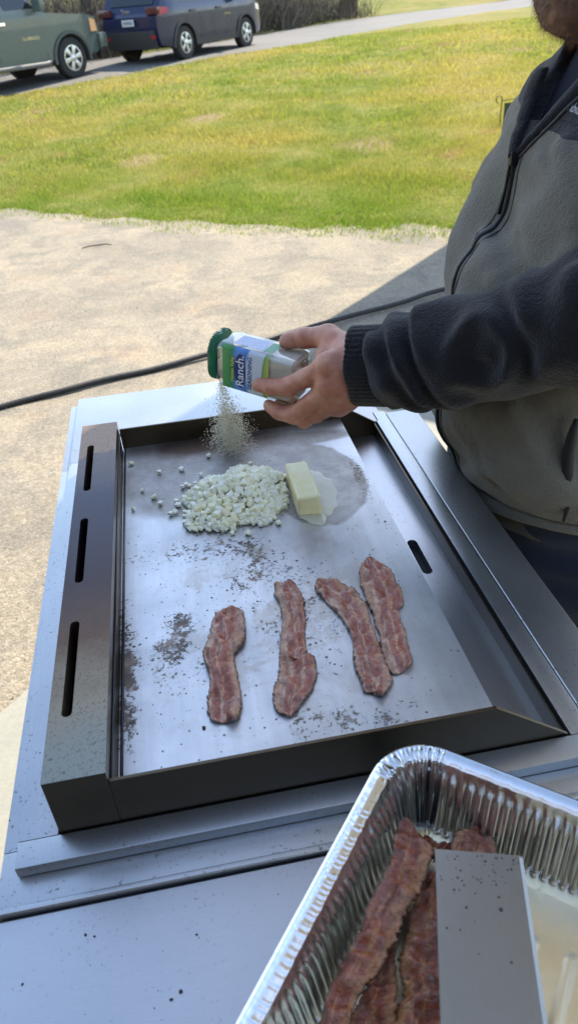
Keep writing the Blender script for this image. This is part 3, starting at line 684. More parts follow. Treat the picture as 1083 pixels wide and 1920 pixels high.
# falling seasoning
def seasoning():
    m = MatB('seasoning_powder'); g = m.n('ShaderNodeNewGeometry'); m.set(color=m.ramp(g.outputs['Random Per Island'], [(0, (.90, .80, .58)), (.6, (.97, .92, .76)), (.97, (.95, .88, .7)), (1, (.35, .33, .2))]), rough=.7)
    g_ = np.random.default_rng(5); N1 = 1500; N2 = 5200; N3 = 1700
    # narrow stream from the pour opening then a broad puff
    t = g_.random(N1); z1 = 1.034-.10*t; x1 = .056+g_.normal(0, .0038+.006*t); y1 = 1.058+g_.normal(0, .004+.006*t)
    c = g_.normal(size=(N2, 3)); z2 = .955+c[:, 2]*.022; wd = np.clip(1.15-(z2-.925)/.10*.5, .5, 1.3)
    z2 = np.clip(z2, PZ+.002, 1.01); x2 = .056+c[:, 0]*.013*wd+.004; y2 = 1.055+c[:, 1]*.012*wd
    ring = g_.uniform(0, 6.28, N3); rr = np.abs(g_.normal(.012, .011, N3)); z3 = g_.uniform(PZ+.001, .968, N3); x3 = .058+rr*np.cos(ring)*1.2; y3 = 1.05+rr*np.sin(ring)
    X = np.r_[x1, x2, x3]; Y = np.r_[y1, y2, y3]; Z = np.r_[z1, z2, z3]; N = len(X)
    T = np.array([(1, 1, 1), (1, -1, -1), (-1, 1, -1), (-1, -1, 1)])/1.7; TF = np.array([(0, 1, 2), (0, 3, 1), (0, 2, 3), (1, 3, 2)])
    sc = g_.uniform(.0005, .00125, N); q = g_.normal(size=(N, 3, 3)); q, _ = np.linalg.qr(q)
    V = (T[None] @ q)*sc[:, None, None]+np.stack([X, Y, Z], -1)[:, None]
    F = TF[None]+4*np.arange(N)[:, None, None]
    tag(fast_mesh('falling_seasoning', V.reshape(-1, 3), F.reshape(-1, 3), m), 'cloud of pale seasoning powder falling from the bottle onto the onions', 'seasoning', kind='stuff')
    # crumbs burnt on the plate and shelf
    cm = simple('burnt_crumb', (.05, .032, .025), .7); g_ = np.random.default_rng(8)
    V = []; n = 0
    P = []
    for (cx, cy, sx, sy, k) in ((-.05, .62, .03, .07, 60), (.055, .72, .025, .08, 60), (0, .8, .09, .04, 50), (.1, .5, .1, .03, 40), (.07, .65, .12, .12, 60), (-.09, .55, .02, .1, 40)):
        P += [(g_.normal(cx, sx), g_.normal(cy, sy), PZ) for _ in range(k)]
    P = [p for p in P if -.112 < p[0] < .245 and .44 < p[1] < 1.08]
    P += [(g_.uniform(-.22, .1), g_.uniform(.12, .35), .8853) for _ in range(46)]
    P += [(g_.uniform(-.222, -.178), g_.uniform(.42, 1.25), .9002) for _ in range(70) ]
    P += [(-.0325, .5, PZ+.0005, 3.2), (-.14, .335, .8855, 2.6), (-.08, .275, .8855, 2.4), (-.0725, .279, .8855, 2.8), (.045, .335, .8855, 2.2)]
    P = np.array([(p+(1,))[:4] for p in P]); N = len(P); ico = bmesh.new(); bmesh.ops.create_icosphere(ico, subdivisions=1, radius=1); IV = np.array([v.co[:] for v in ico.verts]); IF = np.array([[v.index for v in f.verts] for f in ico.faces]); ico.free()
    sc = np.minimum(np.exp(g_.normal(-7.6, .45, N)), .0013)*P[:, 3]; a3 = g_.uniform(.5, 1.5, (N, 1, 3))*np.array([1, 1, .45]); jit = g_.uniform(.75, 1.25, (N, 12, 1))
    V = IV[None]*a3*jit*sc[:, None, None]+P[:, None, :3]; F = IF[None]+12*np.arange(N)[:, None, None]
    tag(fast_mesh('burnt_crumbs', V.reshape(-1, 3), F.reshape(-1, 3), cm, smooth=True), 'tiny black burnt crumbs scattered over the griddle and shelf', 'crumbs', kind='stuff')
seasoning()

# ------------------------------------------------------------------ seasoning bottle
def bottle():
    Bv = Vector((.170, .975, 1.06)); ea = Vector((-.7787, .6165, .1168)).normalized(); el = Vector((-.6207, -.784, 0)).normalized(); et = el.cross(ea).normalized()
    Mx = Matrix(((ea.x, et.x, el.x, Bv.x), (ea.y, et.y, el.y, Bv.y), (ea.z, et.z, el.z, Bv.z), (0, 0, 0, 1)))
    root = empty('seasoning_bottle'); root.matrix_world = Mx
    Lb = .147; hw, hd, rc = .0355, .0280, .0085
    def rr(w_, d, r, n=6):
        P = []
        for (sx, sy, a0) in ((1, 1, 0), (-1, 1, 90), (-1, -1, 180), (1, -1, 270)):
            for k in range(n+1):
                a = R(a0+90*k/n); P.append((sx*(w_-r)+r*math.cos(a), sy*(d-r)+r*math.sin(a)))
        return P
    def loft(name, prof, m, par, cap=True, sm=40):
        V = []; F = []
        for (x, w_, d, r) in prof: V += [(x, a, c) for a, c in rr(w_, d, r)]
        n = 28
        for i in range(len(prof)-1):
            for k in range(n): F.append((i*n+k, i*n+(k+1) % n, (i+1)*n+(k+1) % n, (i+1)*n+k))
        if cap: F.append(tuple(range(n))[::-1]); F.append(tuple(range((len(prof)-1)*n, len(prof)*n)))
        return mesh(name, V, F, m, par, sm)
    shell = MatB('clear_plastic'); tr = shell.n('ShaderNodeBsdfTransparent'); tr.inputs[0].default_value = (.93, .95, .95, 1); gl = shell.n('ShaderNodeBsdfGlossy'); gl.inputs['Roughness'].default_value = .06
    fr = shell.n('ShaderNodeLayerWeight'); fr.inputs[0].default_value = .35; mx = shell.n('ShaderNodeMixShader')
    shell.l(shell.math('ADD', shell.math('MULTIPLY', fr.outputs['Facing'], .6), .05, clamp=True), mx.inputs[0]); shell.l(tr.outputs[0], mx.inputs[1]); shell.l(gl.outputs[0], mx.inputs[2]); shell.l(mx.outputs[0], shell.out.inputs[0])
    prof = [(.010, hw-.012, hd-.010, .010), (.002, hw-.010, hd-.009, .011), (0, hw-.006, hd-.006, .012), (.003, hw-.001, hd-.001, rc), (.010, hw, hd, rc), (Lb-.028, hw, hd, rc), (Lb-.018, hw-.001, hd-.001, .012), (Lb-.008, hw-.006, hd-.004, .016), (Lb-.002, hw-.009, hd-.005, .018), (Lb+.001, hw-.010, hd-.006, .018)]
    loft('bottle_body', prof, shell, root)
    pw = MatB('bottled_powder'); c = pw.co(); n = pw.noise(c, 300, 3, .7); pw.set(color=pw.ramp(n, [(.3, (.82, .77, .62)), (.7, (.92, .88, .76))]), rough=.9)
    e = .0022
    pr = [(.0112, hw-.013, hd-.012, .009), (.0045, hw-.008, hd-.008, .010), (.008, hw-e, hd-e, rc-.001), (.060, hw-e, hd-e, rc-.001), (.062, hw-e, hd-e, rc-.001)]
    o = loft('powder', pr+[(Lb-.03, hw-e, hd-e, rc), (Lb-.012, hw-.008, hd-.007, .014)], pw, root)
    for v in o.data.vertices:            # slumped: toward the lid the powder only fills the lower side
        if v.co.x > .05: v.co.y = max(v.co.y, -.032+(v.co.x-.05)*.34)
    # lid
    gm = MatB('green_plastic'); gm.set(color=(.012, .17, .085), rough=.35, spec=.5)
    s = MB(); 
    lid = loft('lid', [(Lb-.0045, .0315, .0275, .0215), (Lb-.0035, .0335, .0295, .0235), (Lb, .034, .030, .024), (Lb+.0045, .0335, .0295, .0235), (Lb+.0060, .031, .027, .021)], gm, root)
    for v in lid.data.vertices: v.co.y = v.co.y*1.06-.0022; v.co.z *= 1.05; v.co.x -= .0062
    ribs = MB()
    for k in range(44):
        a = 2*math.pi*k/44; P = rr(.034, .030, .024, 10); q = P[k % len(P)]
        ribs.box(Lb-.003, Lb+.004, q[0]-.0006-.0035, q[0]+.0006-.0035, q[1]-.0006, q[1]+.0006)
    ro = ribs.build('grip_ribs', gm, lid); ro.location.x = -.0060; ro.scale = (1, 1.06, 1.05)
    flap = MB(); flap.box(Lb+.0016, Lb+.0030, -.030, -.006, -.017, .017, bev=.0006); flap.build('flap', gm, lid, 40)
    # printed label wraps the near face, plus the side panel text area
    lb = MatB('printed_label'); c = lb.co(); X, Y, Z = lb.sep(c)
    xs = lb.math('ADD', lb.math('ADD', X, .010), lb.math('MULTIPLY', lb.math('MULTIPLY', Y, Y), 4.2))
    col = lb.ramp(lb.math('MULTIPLY', xs, 7.5), [(0, (.10, .32, .10)), (.325, (.13, .38, .12)), (.345, (.55, .62, .10)), (.44, (.66, .68, .12)), (.475, (.14, .40, .15)), (.50, (.70, .78, .86)), (.675, (.64, .73, .86)), (.70, (.10, .24, .62)), (.80, (.16, .36, .80)), (.86, (.10, .30, .62)), (.878, (.07, .30, .12)), (.94, (.10, .38, .12)), (1, (.16, .42, .16))])
    swirl = lb.math('SINE', lb.math('ADD', lb.math('MULTIPLY', xs, 900), lb.math('MULTIPLY', Y, 60)))
    msk = lb.ramp(lb.math('MULTIPLY', xs, 7.5), [(.33, 0), (.35, 1), (.44, 1), (.48, 0)])
    col = lb.mix(lb.math('MULTIPLY', lb.math('MULTIPLY', msk, lb.math('GREATER_THAN', swirl, .55)), .6), col, (.20, .48, .14))
    lb.set(color=col, rough=.3, spec=.5)
    f = .0003
    def strip(name, x0, x1, ys, m):
        V = []; F = []
        for (y, z) in ys: V += [(x0, y, z), (x1, y, z)]
        for i in range(len(ys)-1): F.append((2*i, 2*i+1, 2*i+3, 2*i+2))
        return mesh(name, V, F, m, root, 50)
    def arc(a0, a1, sy):
        return [(sy*(hw-rc)+ (rc+f)*math.cos(R(a)), (hd-rc)+(rc+f)*math.sin(R(a))) for a in np.linspace(a0, a1, 6)]
    front = arc(180-28, 90, -1)+arc(90, 28, 1)
    strip('label', .044, .121, front, lb)
    sp = MatB('side_panel_print'); c = sp.co(); X, Y, Z = sp.sep(c)
    lines = sp.math('GREATER_THAN', sp.math('SINE', sp.math('MULTIPLY', Z, 2600)), -.1)
    nn = sp.math('GREATER_THAN', sp.noise(sp.map(c, (420, 1, 300)), 1, 2), .46)
    fac = sp.math('MULTIPLY', sp.math('MULTIPLY', lines, nn), .6)
    sp.set(color=sp.mix(fac, (.58, .64, .78), (.13, .13, .42)), rough=.3)
    top = [(-hw-f, z) for z in np.linspace(hd-rc-.002, -(hd-rc)+.006, 4)]
    strip('side_panel', .060, .108, top, sp)
    gp = simple('green_print', (.05, .30, .14), .3); strip('green_band', .044, .0585, top, gp)
    # lettering on the near face; text runs upwards (+y), letter tops toward the lid (+x)
    zf = hd+.0006
    white = simple('white_print', (.85, .85, .85), .35); navy = simple('navy_print', (.02, .05, .22), .35); yel = simple('yellow_print', (.75, .72, .12), .35)
    s = MB(); P = [( .090+.0085*math.cos(a)*(1 if math.cos(a) < 0 else 1.2), .027*math.sin(a)) for a in np.linspace(0, 2*math.pi, 40)[:-1]]
    s.prism(P, 'z', zf-.0003, zf-.0001); s.build('navy_oval', navy, root)
    s = MB(); s.prism([(.1000, -.021), (.1070, -.021), (.1070, .018), (.1000, .018)], 'z', zf-.0003, zf-.0001, .0); s.build('name_bar', simple('dark_green_print', (.03, .20, .10), .35), root)
    flip = False
    def T(name, txt, size, x, y, m, **k):
        # viewed from +z: text reading direction +y, its up direction -x or +x so that it is not mirrored
        xt = Vector((0, SGN, 0)); nz = Vector((0, 0, 1)); yt = nz.cross(xt)
        Mt = Matrix(((xt.x, yt.x, nz.x, x), (xt.y, yt.y, nz.y, y), (xt.z, yt.z, nz.z, zf+.0001), (0, 0, 0, 1)))
        text_mesh(name, txt, size, Mt, m, root, .00005, align='CENTER', **k)
    SGN = -1
    T('brand_script', 'Hidden Valley', .0072, .1018, .0, yel, bold=.0001, shear=.2)
    T('brand_lettering', 'Ranch.', .0185, .0850, 0, white, bold=.0002)
    T('product_lettering', 'SEASONING', .0095, .0715, 0, navy, bold=.0001)
    tag(root, 'clear seasoning bottle with green lid and blue and green label, tipped sideways in the hand', 'seasoning bottle')
    return root
BOT = bottle()

# ------------------------------------------------------------------ foil pan
def foil_pan():
    u = Vector((.770, -.638, 0)).normalized(); v = Vector((-.638, -.770, 0)).normalized(); C0 = Vector((.138, .417, .8862))
    root = empty('foil_pan', (0, 0, 0)); root.matrix_world = Matrix(((u.x, v.x, 0, C0.x), (u.y, v.y, 0, C0.y), (0, 0, 1, C0.z), (0, 0, 0, 1)))
    m = MatB('aluminium_foil'); c = m.co(); n = m.noise(c, 60, 3, .5, .4); n2 = m.noise(c, 14, 3, .5)
    lz = m.sep(c)[2]; gr = m.ramp(m.math('MULTIPLY', m.math('ADD', lz, m.math('MULTIPLY', n2, .004)), 100), [(.45, 1), (.75, 0)]); m.set(color=m.mix(gr, (.82, .82, .82), (.86, .72, .46)), metal=1.0, rough=m.math('ADD', .20, m.math('MULTIPLY', gr, .16))); m.bump(m.math('ADD', n, m.math('MULTIPLY', n2, 2)), .16, .003)
    LU, LV, RC, H = .262, .335, .048, .0785
    N = 1400
    # perimeter param: position, outward normal, straightness
    segs = []
    def perim(inset):
        r = max(RC-inset, .004); P = []; 
        w_, l_ = LU-2*inset, LV-2*inset
        return r, w_, l_
    tot = 2*(LU-2*RC)+2*(LV-2*RC)+2*math.pi*RC
    S = np.linspace(0, tot, N, endpoint=False)
    def pos(s, inset):
        # start at (RC,0) going +u ; inward is positive
        r = RC; a = LU-2*r; b_ = LV-2*r; q = math.pi*r/2
        ri = max(r-inset, .006) if inset > 0 else r-inset
        ins = inset; cr = r
        def corner(cx, cy, a0, t):
            A = a0+t*math.pi/2; k = max(r-ins, .0035); off = r-ins-k
            return (cx+math.cos(A)*k, cy+math.sin(A)*k, math.cos(A), math.sin(A), 1)
        if s < a: return (r+s, ins, 0, -1, 0)
        s -= a
        if s < q: x = corner(LU-r, r, -math.pi/2, s/q); return x
        s -= q
        if s < b_: return (LU-ins, r+s, 1, 0, 0)
        s -= b_
        if s < q: return corner(LU-r, LV-r, 0, s/q)
        s -= q
        if s < a: return (LU-r-s, LV-ins, 0, 1, 0)
        s -= a
        if s < q: return corner(r, LV-r, math.pi/2, s/q)
        s -= q
        if s < b_: return (ins, LV-r-s, -1, 0, 0)
        s -= b_
        return corner(r, r, math.pi, s/q)
    rings = [(.0012, H-.0030, 0), (-.0010, H-.0022, 0), (-.0012, H+.0002, 0), (.0008, H+.0014, .1), (.0030, H+.0002, .3), (.0042, H-.0012, .5), (.0095, H-.0016, .7), (.0112, H-.0020, .7), (.0122, H-.0002, .6), (.0134, H-.0004, .6), (.0145, H-.004, .6), (.0155, H-.0095, .8), (.0165, H-.0125, 1), (.0185, H-.022, 2), (.0215, H-.038, 2), (.025, H-.056, 2), (.0275, H-.068, 2), (.029, H-.0735, 1), (.033, H-.0765, .3), (.040, H-.0772, .1)]
    Fn = Field(3, 1, 16); g_ = np.random.default_rng(4)
    k1 = g_.uniform(300, 1500, 14); p1 = g_.uniform(0, 6.28, 14)
    V = []
    for ri, (ins, z, am) in enumerate(rings):
        for s_ in S:
            x, y, nx, ny, cor = pos(s_, ins)
            q = 0
            if am >= 1:
                if not cor: # flutes
                    t = (s_/.0078) % 1; tri = (1-abs(2*t-1)); q = (.0042 if am == 2 else .0018)*(min(1, tri*1.6)-.5)
                else: q = .0011*am*float(np.sum(np.sin(k1*s_+p1+ins*60)))/3.2
            elif cor: q = .0006*am*float(np.sum(np.sin(k1*s_+p1)))
            else: q = .00022*float(np.sum(np.sin(k1[:4]*s_*.3+p1[:4])))*am
            zz = z+(.0006*float(np.sum(np.sin(k1[:6]*s_+p1[:6])))*am*(1 if cor else .15) if .05 < am < 1 else 0)
            V.append((x-nx*q, y-ny*q, zz))
    nr = len(rings); F = []
    for i in range(nr-1):
        for k in range(N): F.append((i*N+k, i*N+(k+1) % N, (i+1)*N+(k+1) % N, (i+1)*N+k))
    # floor grid with embossed ribs is a disc inside last ring
    base = (nr-1)*N; cen = np.array([LU/2, LV/2]); prev = base
    for q in np.linspace(.05, 1, 40)[:-1]:
        for k in range(N//2):
            x, y, _ = V[base+2*k]; px = x+(cen[0]-x)*q; py = y+(cen[1]-y)*q
            d1 = abs((px-.06)*.55-(py-.05)*.83); zz = .0013
            dd = min(abs(abs(px-LU/2)-(.02+.028*j)) for j in range(3)) if py > .08 else 1
            zz += .0016*math.exp(-(dd/.0035)**2)
            zz += .0004*math.sin(px*90)*math.sin(py*80)
            V.append((px, py, zz))
        cur = len(V)-N//2
        for k in range(N//2):
            if prev == base: F.append((base+2*k, base+(2*k+2) % N, cur+(k+1) % (N//2), cur+k)); F.append((base+2*k, base+2*k+1, base+(2*k+2) % N))
            else: F.append((prev+k, prev+(k+1) % (N//2), cur+(k+1) % (N//2), cur+k))
        prev = cur
    V.append((cen[0], cen[1], .0013))
    for k in range(N//2): F.append((prev+k, prev+(k+1) % (N//2), len(V)-1))
    nf = len(F)
    wall = mesh('pan_shell', V, F, m, root, 50)
    # rolled wire edge
    P = [pos(s_, -.0002) for s_ in S[::4]]; P = [(p[0], p[1], H-.0008) for p in P]; P.append(P[0])
    t = MB(); t.tube(P, .0014, 8, cap=False); t.build('rolled_rim', m, root, True)
    tag(root, 'disposable aluminium foil pan with fluted sides holding crisp bacon and a steel turner', 'foil pan')
foil_pan()

TB = [
    ('T1', [(0.13, 0.3624), (0.1151, 0.3458), (0.1064, 0.3217), (0.0932, 0.3082), (0.078, 0.2907), (0.0648, 0.2692), (0.049, 0.2543), (0.0331, 0.2361), (0.0236, 0.2186), (0.0127, 0.203)],
        [(0.138, 0.3437), (0.1426, 0.3251), (0.1284, 0.3033), (0.1154, 0.2878), (0.1014, 0.2759), (0.0926, 0.2634), (0.0749, 0.2445), (0.055, 0.2316), (0.0428, 0.2147), (0.0334, 0.1988)], .918, 'longest crisp brown bacon strip lying against the left wall of the foil pan', .010),
    ('T2', [(0.1026, 0.2869), (0.0838, 0.2665), (0.0651, 0.2432), (0.0524, 0.2309), (0.0426, 0.2195), (0.032, 0.2034)],
        [(0.1114, 0.2901), (0.0971, 0.2732), (0.0893, 0.256), (0.0841, 0.2349), (0.0761, 0.2126), (0.0699, 0.1958)], .908, 'crisp bacon strip in the foil pan half under the long left one', .004),
    ('T3', [(0.1324, 0.3133), (0.1122, 0.2885), (0.1019, 0.2684), (0.0906, 0.2521), (0.0897, 0.2412), (0.0893, 0.2326), (0.0801, 0.2219), (0.0742, 0.2138), (0.0638, 0.1977)],
        [(0.1469, 0.3158), (0.1434, 0.2844), (0.1365, 0.2659), (0.13, 0.2484), (0.1253, 0.236), (0.1209, 0.2239), (0.1173, 0.2143), (0.1141, 0.2057), (0.1078, 0.1888)], .906, 'dark crisp bacon strip in the foil pan, partly under the left edge of the turner', .006),
    ('T4', [(0.1817, 0.3448), (0.1671, 0.3404), (0.1581, 0.3276), (0.15, 0.3095), (0.1434, 0.2844), (0.1355, 0.2566)],
        [(0.1935, 0.3422), (0.1998, 0.3332), (0.1966, 0.3192), (0.1876, 0.3014), (0.1724, 0.2782), (0.1587, 0.2517)], .904, 'crisp bacon strip poking out beyond the far end of the steel turner', .008),
    ('T5', [(0.1373, 0.3435), (0.1371, 0.3347), (0.1446, 0.3243), (0.1555, 0.3163)],
        [(0.1471, 0.3474), (0.1525, 0.3387), (0.1625, 0.335), (0.1756, 0.3321)], .905, 'short broken bacon scrap between two strips at the far corner of the foil pan', .002)]
for i, (k, Lp, Rp, z, lab, ar) in enumerate(TB):
    tag(bacon('bacon_strip', Lp, Rp, z, M_CRISP, 31+i*5, amp=.0042, thick=.003, arch=ar), lab, 'bacon strip', 'cooked bacon strips in the foil pan')

def turner():
    m = mat_steel('turner_steel', (.33, .33, .32), .36, (60, 1, 1), specks=.0)
    c = m.co(); sp = m.ramp(m.noise(c, 170, 2, .5), [(.69, 0), (.72, 1)]);
    ax = Vector((-.036, -.110, .012)).normalized(); rt = Vector((.062, -.018, .001)); rt = (rt-ax*rt.dot(ax)).normalized(); up = rt.cross(ax).normalized()
    if up.z < 0: up = -up
    O = (Vector((.1350, .305, .960))+Vector((.1975, .2875, .960)))/2
    rt = ax.cross(up) if ax.cross(up).x > 0 else up.cross(ax)
    Mx = Matrix(((rt.x, ax.x, up.x, O.x), (rt.y, ax.y, up.y, O.y), (rt.z, ax.z, up.z, O.z), (0, 0, 0, 1)))
    root = empty('turner'); root.matrix_world = Mx
    s = MB(); w2 = .0325
    s.prism([(-w2, -.0013), (w2, -.0013), (w2, .0004), (w2-.0028, .0016), (-w2+.0004, .0016), (-w2, .0010)], 'y', .0022, .165)
    s.prism([(-w2, -.0013), (w2, -.0013), (w2, .0000), (w2-.0028, .0004), (-w2+.0004, .0004), (-w2, .0004)], 'y', 0, .0022)
    s.build('blade', m, root)
    s = MB(); s.box(-.012, .012, .165, .30, -.001, .003, bev=.0008); s.build('shank', m, root)
    s = MB(); s.box(-.015, .015, .26, .40, -.006, .010, bev=.005, seg=3); s.build('handle', simple('black_handle', (.02, .02, .02), .45), root, 40)
    g_ = np.random.default_rng(3); V = []; s = MB()
    for k in range(80):
        x = g_.uniform(-.029, .029); y = g_.exponential(.018)+.003; r = min(.0009, abs(g_.normal(.00035, .00025))+.00015)
        if y > .12: continue
        if k == 0: x, y, r = .012, .046, .0016
        bmesh.ops.create_icosphere(s.bm, subdivisions=1, radius=r, matrix=Matrix.Translation((x, y, .0017)) @ Matrix.Diagonal((1, g_.uniform(.7, 1.6), .5, 1)))
    o = s.build('burnt_flecks', simple('fleck', (.045, .03, .025), .6), root); o['kind'] = 'stuff'
    tag(root, 'flat steel turner blade flecked with burnt bits, lying in the foil pan', 'turner')
turner()

# ------------------------------------------------------------------ hose / cord on the driveway
def cord():
    pts = [(-6, 1.6), (-3.2, 2.62), (-1.6, 3.16), (-.89, 3.43), (-.4, 3.59), (.1, 3.74), (.5, 3.88), (.78, 3.99), (1.2, 4.15), (1.65, 4.33), (2.4, 4.62), (3.4, 4.9), (4.3, 4.6), (4.9, 4.0)]
    P = []; 
    for i in range(len(pts)-1):
        a = np.array(pts[max(i-1, 0)]); b_ = np.array(pts[i]); c = np.array(pts[i+1]); d = np.array(pts[min(i+2, len(pts)-1)])
        for t in np.linspace(0, 1, 14, endpoint=False):
            q = .5*((2*b_)+(-a+c)*t+(2*a-5*b_+4*c-d)*t*t+(-a+3*b_-3*c+d)*t**3); P.append((q[0]+.004*math.sin(q[0]*19), q[1]+.006*math.sin(q[0]*13), .0155+.003*math.sin(q[0]*9)))
    m = MatB('black_rubber'); c = m.co(); n = m.noise(c, 60, 3); m.set(color=m.ramp(n, [(.3, (.008, .008, .009)), (.7, (.025, .025, .027))]), rough=.55); m.bump(n, .4, .004)
    s = MB(); s.tube(P, .0145, 10); tag(s.build('rubber_hose', m, None, True), 'long black rubber hose lying across the gravelly driveway', 'hose')
cord()
def twig():
    m = simple('twig_bark', (.07, .045, .03), .9)
    s = MB(); s.tube([(-.66, 6.40, .008), (-.60, 6.43, .012), (-.53, 6.44, .010), (-.46, 6.44, .012), (-.42, 6.42, .006)], [.003, .005, .006, .005, .003], 6)
    tag(s.build('twig', m, None, True), 'short dark twig lying on the driveway just before the lawn', 'twig')
twig()

# ------------------------------------------------------------------ garden stake on the lawn
def stake():
    z0 = float(terr(np.float64(4.03), np.float64(9.04))); root = empty('garden_stake', (4.03, 9.04, z0))
    m = simple('rusty_wire', (.08, .06, .045), .6, .6)
    s = MB(); hook = [(-.0, 0, -.02), (0, 0, .27), (0, .0, .285)] + [(-.035+.035*math.cos(a), 0, .29+.035*math.sin(a)) for a in np.linspace(0, 4.6, 10)]
    s.tube(hook, .006, 6); s.tube([(0, 0, .275), (.16, .01, .285)], .005, 6); s.tube([(.16, .01, -.02), (.16, .01, .285)], .005, 6); s.build('wire_frame', m, root, True)
    s = MB(); s.box(.035, .16, -.006, -.001, .05, .25); s.build('panel', simple('dark_flag', (.05, .06, .04), .8), root)
    tag(root, 'small wire garden stake with hooked top and dark panel standing on the lawn', 'garden stake')
stake()

# ------------------------------------------------------------------ cars
M_GLASS = simple('dark_glass', (.01, .012, .014), .06, 0, spec=.8); M_TYRE = simple('tyre_rubber', (.022, .022, .023), .8); M_TRIM = simple('black_trim', (.03, .03, .032), .55)
M_ALLOY = simple('alloy_wheel', (.55, .56, .58), .3, .8); M_CHROME = simple('chrome', (.75, .75, .76), .12, 1)
def paint(name, col):
    b = MatB(name); n = b.noise(b.co(), 3, 4); b.set(color=col, rough=b.ramp(n, [(.3, .22), (.7, .36)]), metal=.0, coat=.35); return b
def wheel(par, x, y, r, wd, spokes, side, steel=M_ALLOY):
    root = par
    Mx = Matrix.Translation((x, y, r))
    s = MB(); s.lathe([(r*.60, -wd/2+.01), (r*.80, -wd/2), (r*.95, -wd/2+.015), (r, -wd/2+.045), (r, wd/2-.045), (r*.95, wd/2-.015), (r*.80, wd/2), (r*.60, wd/2-.01)], 40, mat=Mx)
    t = s.build('wheel', M_TYRE, root, 30)
    s = MB(); yo = side*wd/2
    s.lathe([(r*.64, -wd*.35), (r*.66, wd*.44*side if side > 0 else -wd*.44)], 32, mat=Mx)
    # rim lip ring
    ring = []
    n = 36
    V = []; F = []
    for rr_, yy in ((r*.62, yo*.98), (r*.56, yo*.99), (r*.55, yo*.82), (r*.55, -yo*.6), (.001, -yo*.6)):
        for k in range(n): a = 2*math.pi*k/n; V.append((x+rr_*math.cos(a), y+yy, r+rr_*math.sin(a)))
    for q in range(4):
        for k in range(n): F.append((q*n+k, q*n+(k+1) % n, (q+1)*n+(k+1) % n, (q+1)*n+k))
    s.bm.free(); o = mesh('rim', V[:3*n], F[:2*n], steel, t, 40)
    mesh('brake_shadow', V[2*n:], [tuple(i-2*n for i in f) for f in F[2*n:]], M_TRIM, t)
    s = MB()
    for k in range(spokes):
        a = 2*math.pi*k/spokes+.3
        Ms = Matrix.Translation((x, y+yo*.86, r)) @ Matrix.Rotation(a, 4, 'Y')
        s.prism([(-.028*r/.36, .03), (.028*r/.36, .03), (.045*r/.36, r*.56), (-.045*r/.36, r*.56)], 'y', -.02, .02, .006, mat=Ms)
    s.lathe([(.055, -.03), (.075, -.02), (.075, .02), (.05, .032)], 20, mat=Matrix.Translation((x, y+yo*.86, r)))
    s.build('spokes', steel, t, 35)
def car_shell(name, prof, hw, m, par, sidef, arches=()):
    """side profile polygon (x,z) extruded over the width, sliced so that the sides curve"""
    bm = bmesh.new(); A = [bm.verts.new((x, 0, z)) for x, z in prof]; f = bm.faces.new(A)
    xs = [p[0] for p in prof]; zs = [p[1] for p in prof]
    for zc in np.arange(min(zs)+.07, max(zs), .085): bmesh.ops.bisect_plane(bm, geom=bm.faces[:]+bm.edges[:]+bm.verts[:], plane_co=(0, 0, zc), plane_no=(0, 0, 1))
    for xc in np.arange(min(xs)+.1, max(xs), .16): bmesh.ops.bisect_plane(bm, geom=bm.faces[:]+bm.edges[:]+bm.verts[:], plane_co=(xc, 0, 0), plane_no=(1, 0, 0))
    r = bmesh.ops.extrude_face_region(bm, geom=bm.faces[:]); nv = set(v for v in r['geom'] if isinstance(v, bmesh.types.BMVert))
    for v in bm.verts: v.co.y = (1 if v in nv else -1)*hw*sidef(v.co.x, v.co.z)
    bmesh.ops.subdivide_edges(bm, edges=[e for e in bm.edges if abs(e.verts[0].co.y-e.verts[1].co.y) > hw], cuts=5)
    bmesh.ops.recalc_face_normals(bm, faces=bm.faces)
    me = bpy.data.meshes.new(name); bm.to_mesh(me); bm.free(); return finish(name, me, m, par, 38)
def arch_pts(cx, r, z0, n=12):
    a0 = math.asin(max(-1, min(1, (z0-r*.95)/(r*1.22)))); R_ = r*1.22
    return [(cx+R_*math.cos(a), r*.95+R_*math.sin(a)) for a in np.linspace(math.pi-a0, a0, n)]
def panel(par, name, m, quad, y, side, t=.006, bev=0):
    """thin panel on a car side: quad of (x,z), y(x,z) gives half width"""
    V = [(x, side*(y(x, z)), z) for x, z in quad]+[(x, side*(y(x, z)-.03), z) for x, z in quad]; n = len(quad)
    F = [tuple(range(n)), tuple(range(n, 2*n))[::-1]]+[(i, (i+1) % n, n+(i+1) % n, n+i) for i in range(n)]
    V = [(a, b_+side*t, c) for a, b_, c in V[:n]]+V[n:]
    o = mesh(name, V, F, m, par)
    bm = bmesh.new(); bm.from_mesh(o.data); bmesh.ops.recalc_face_normals(bm, faces=bm.faces); bm.to_mesh(o.data); bm.free(); return o

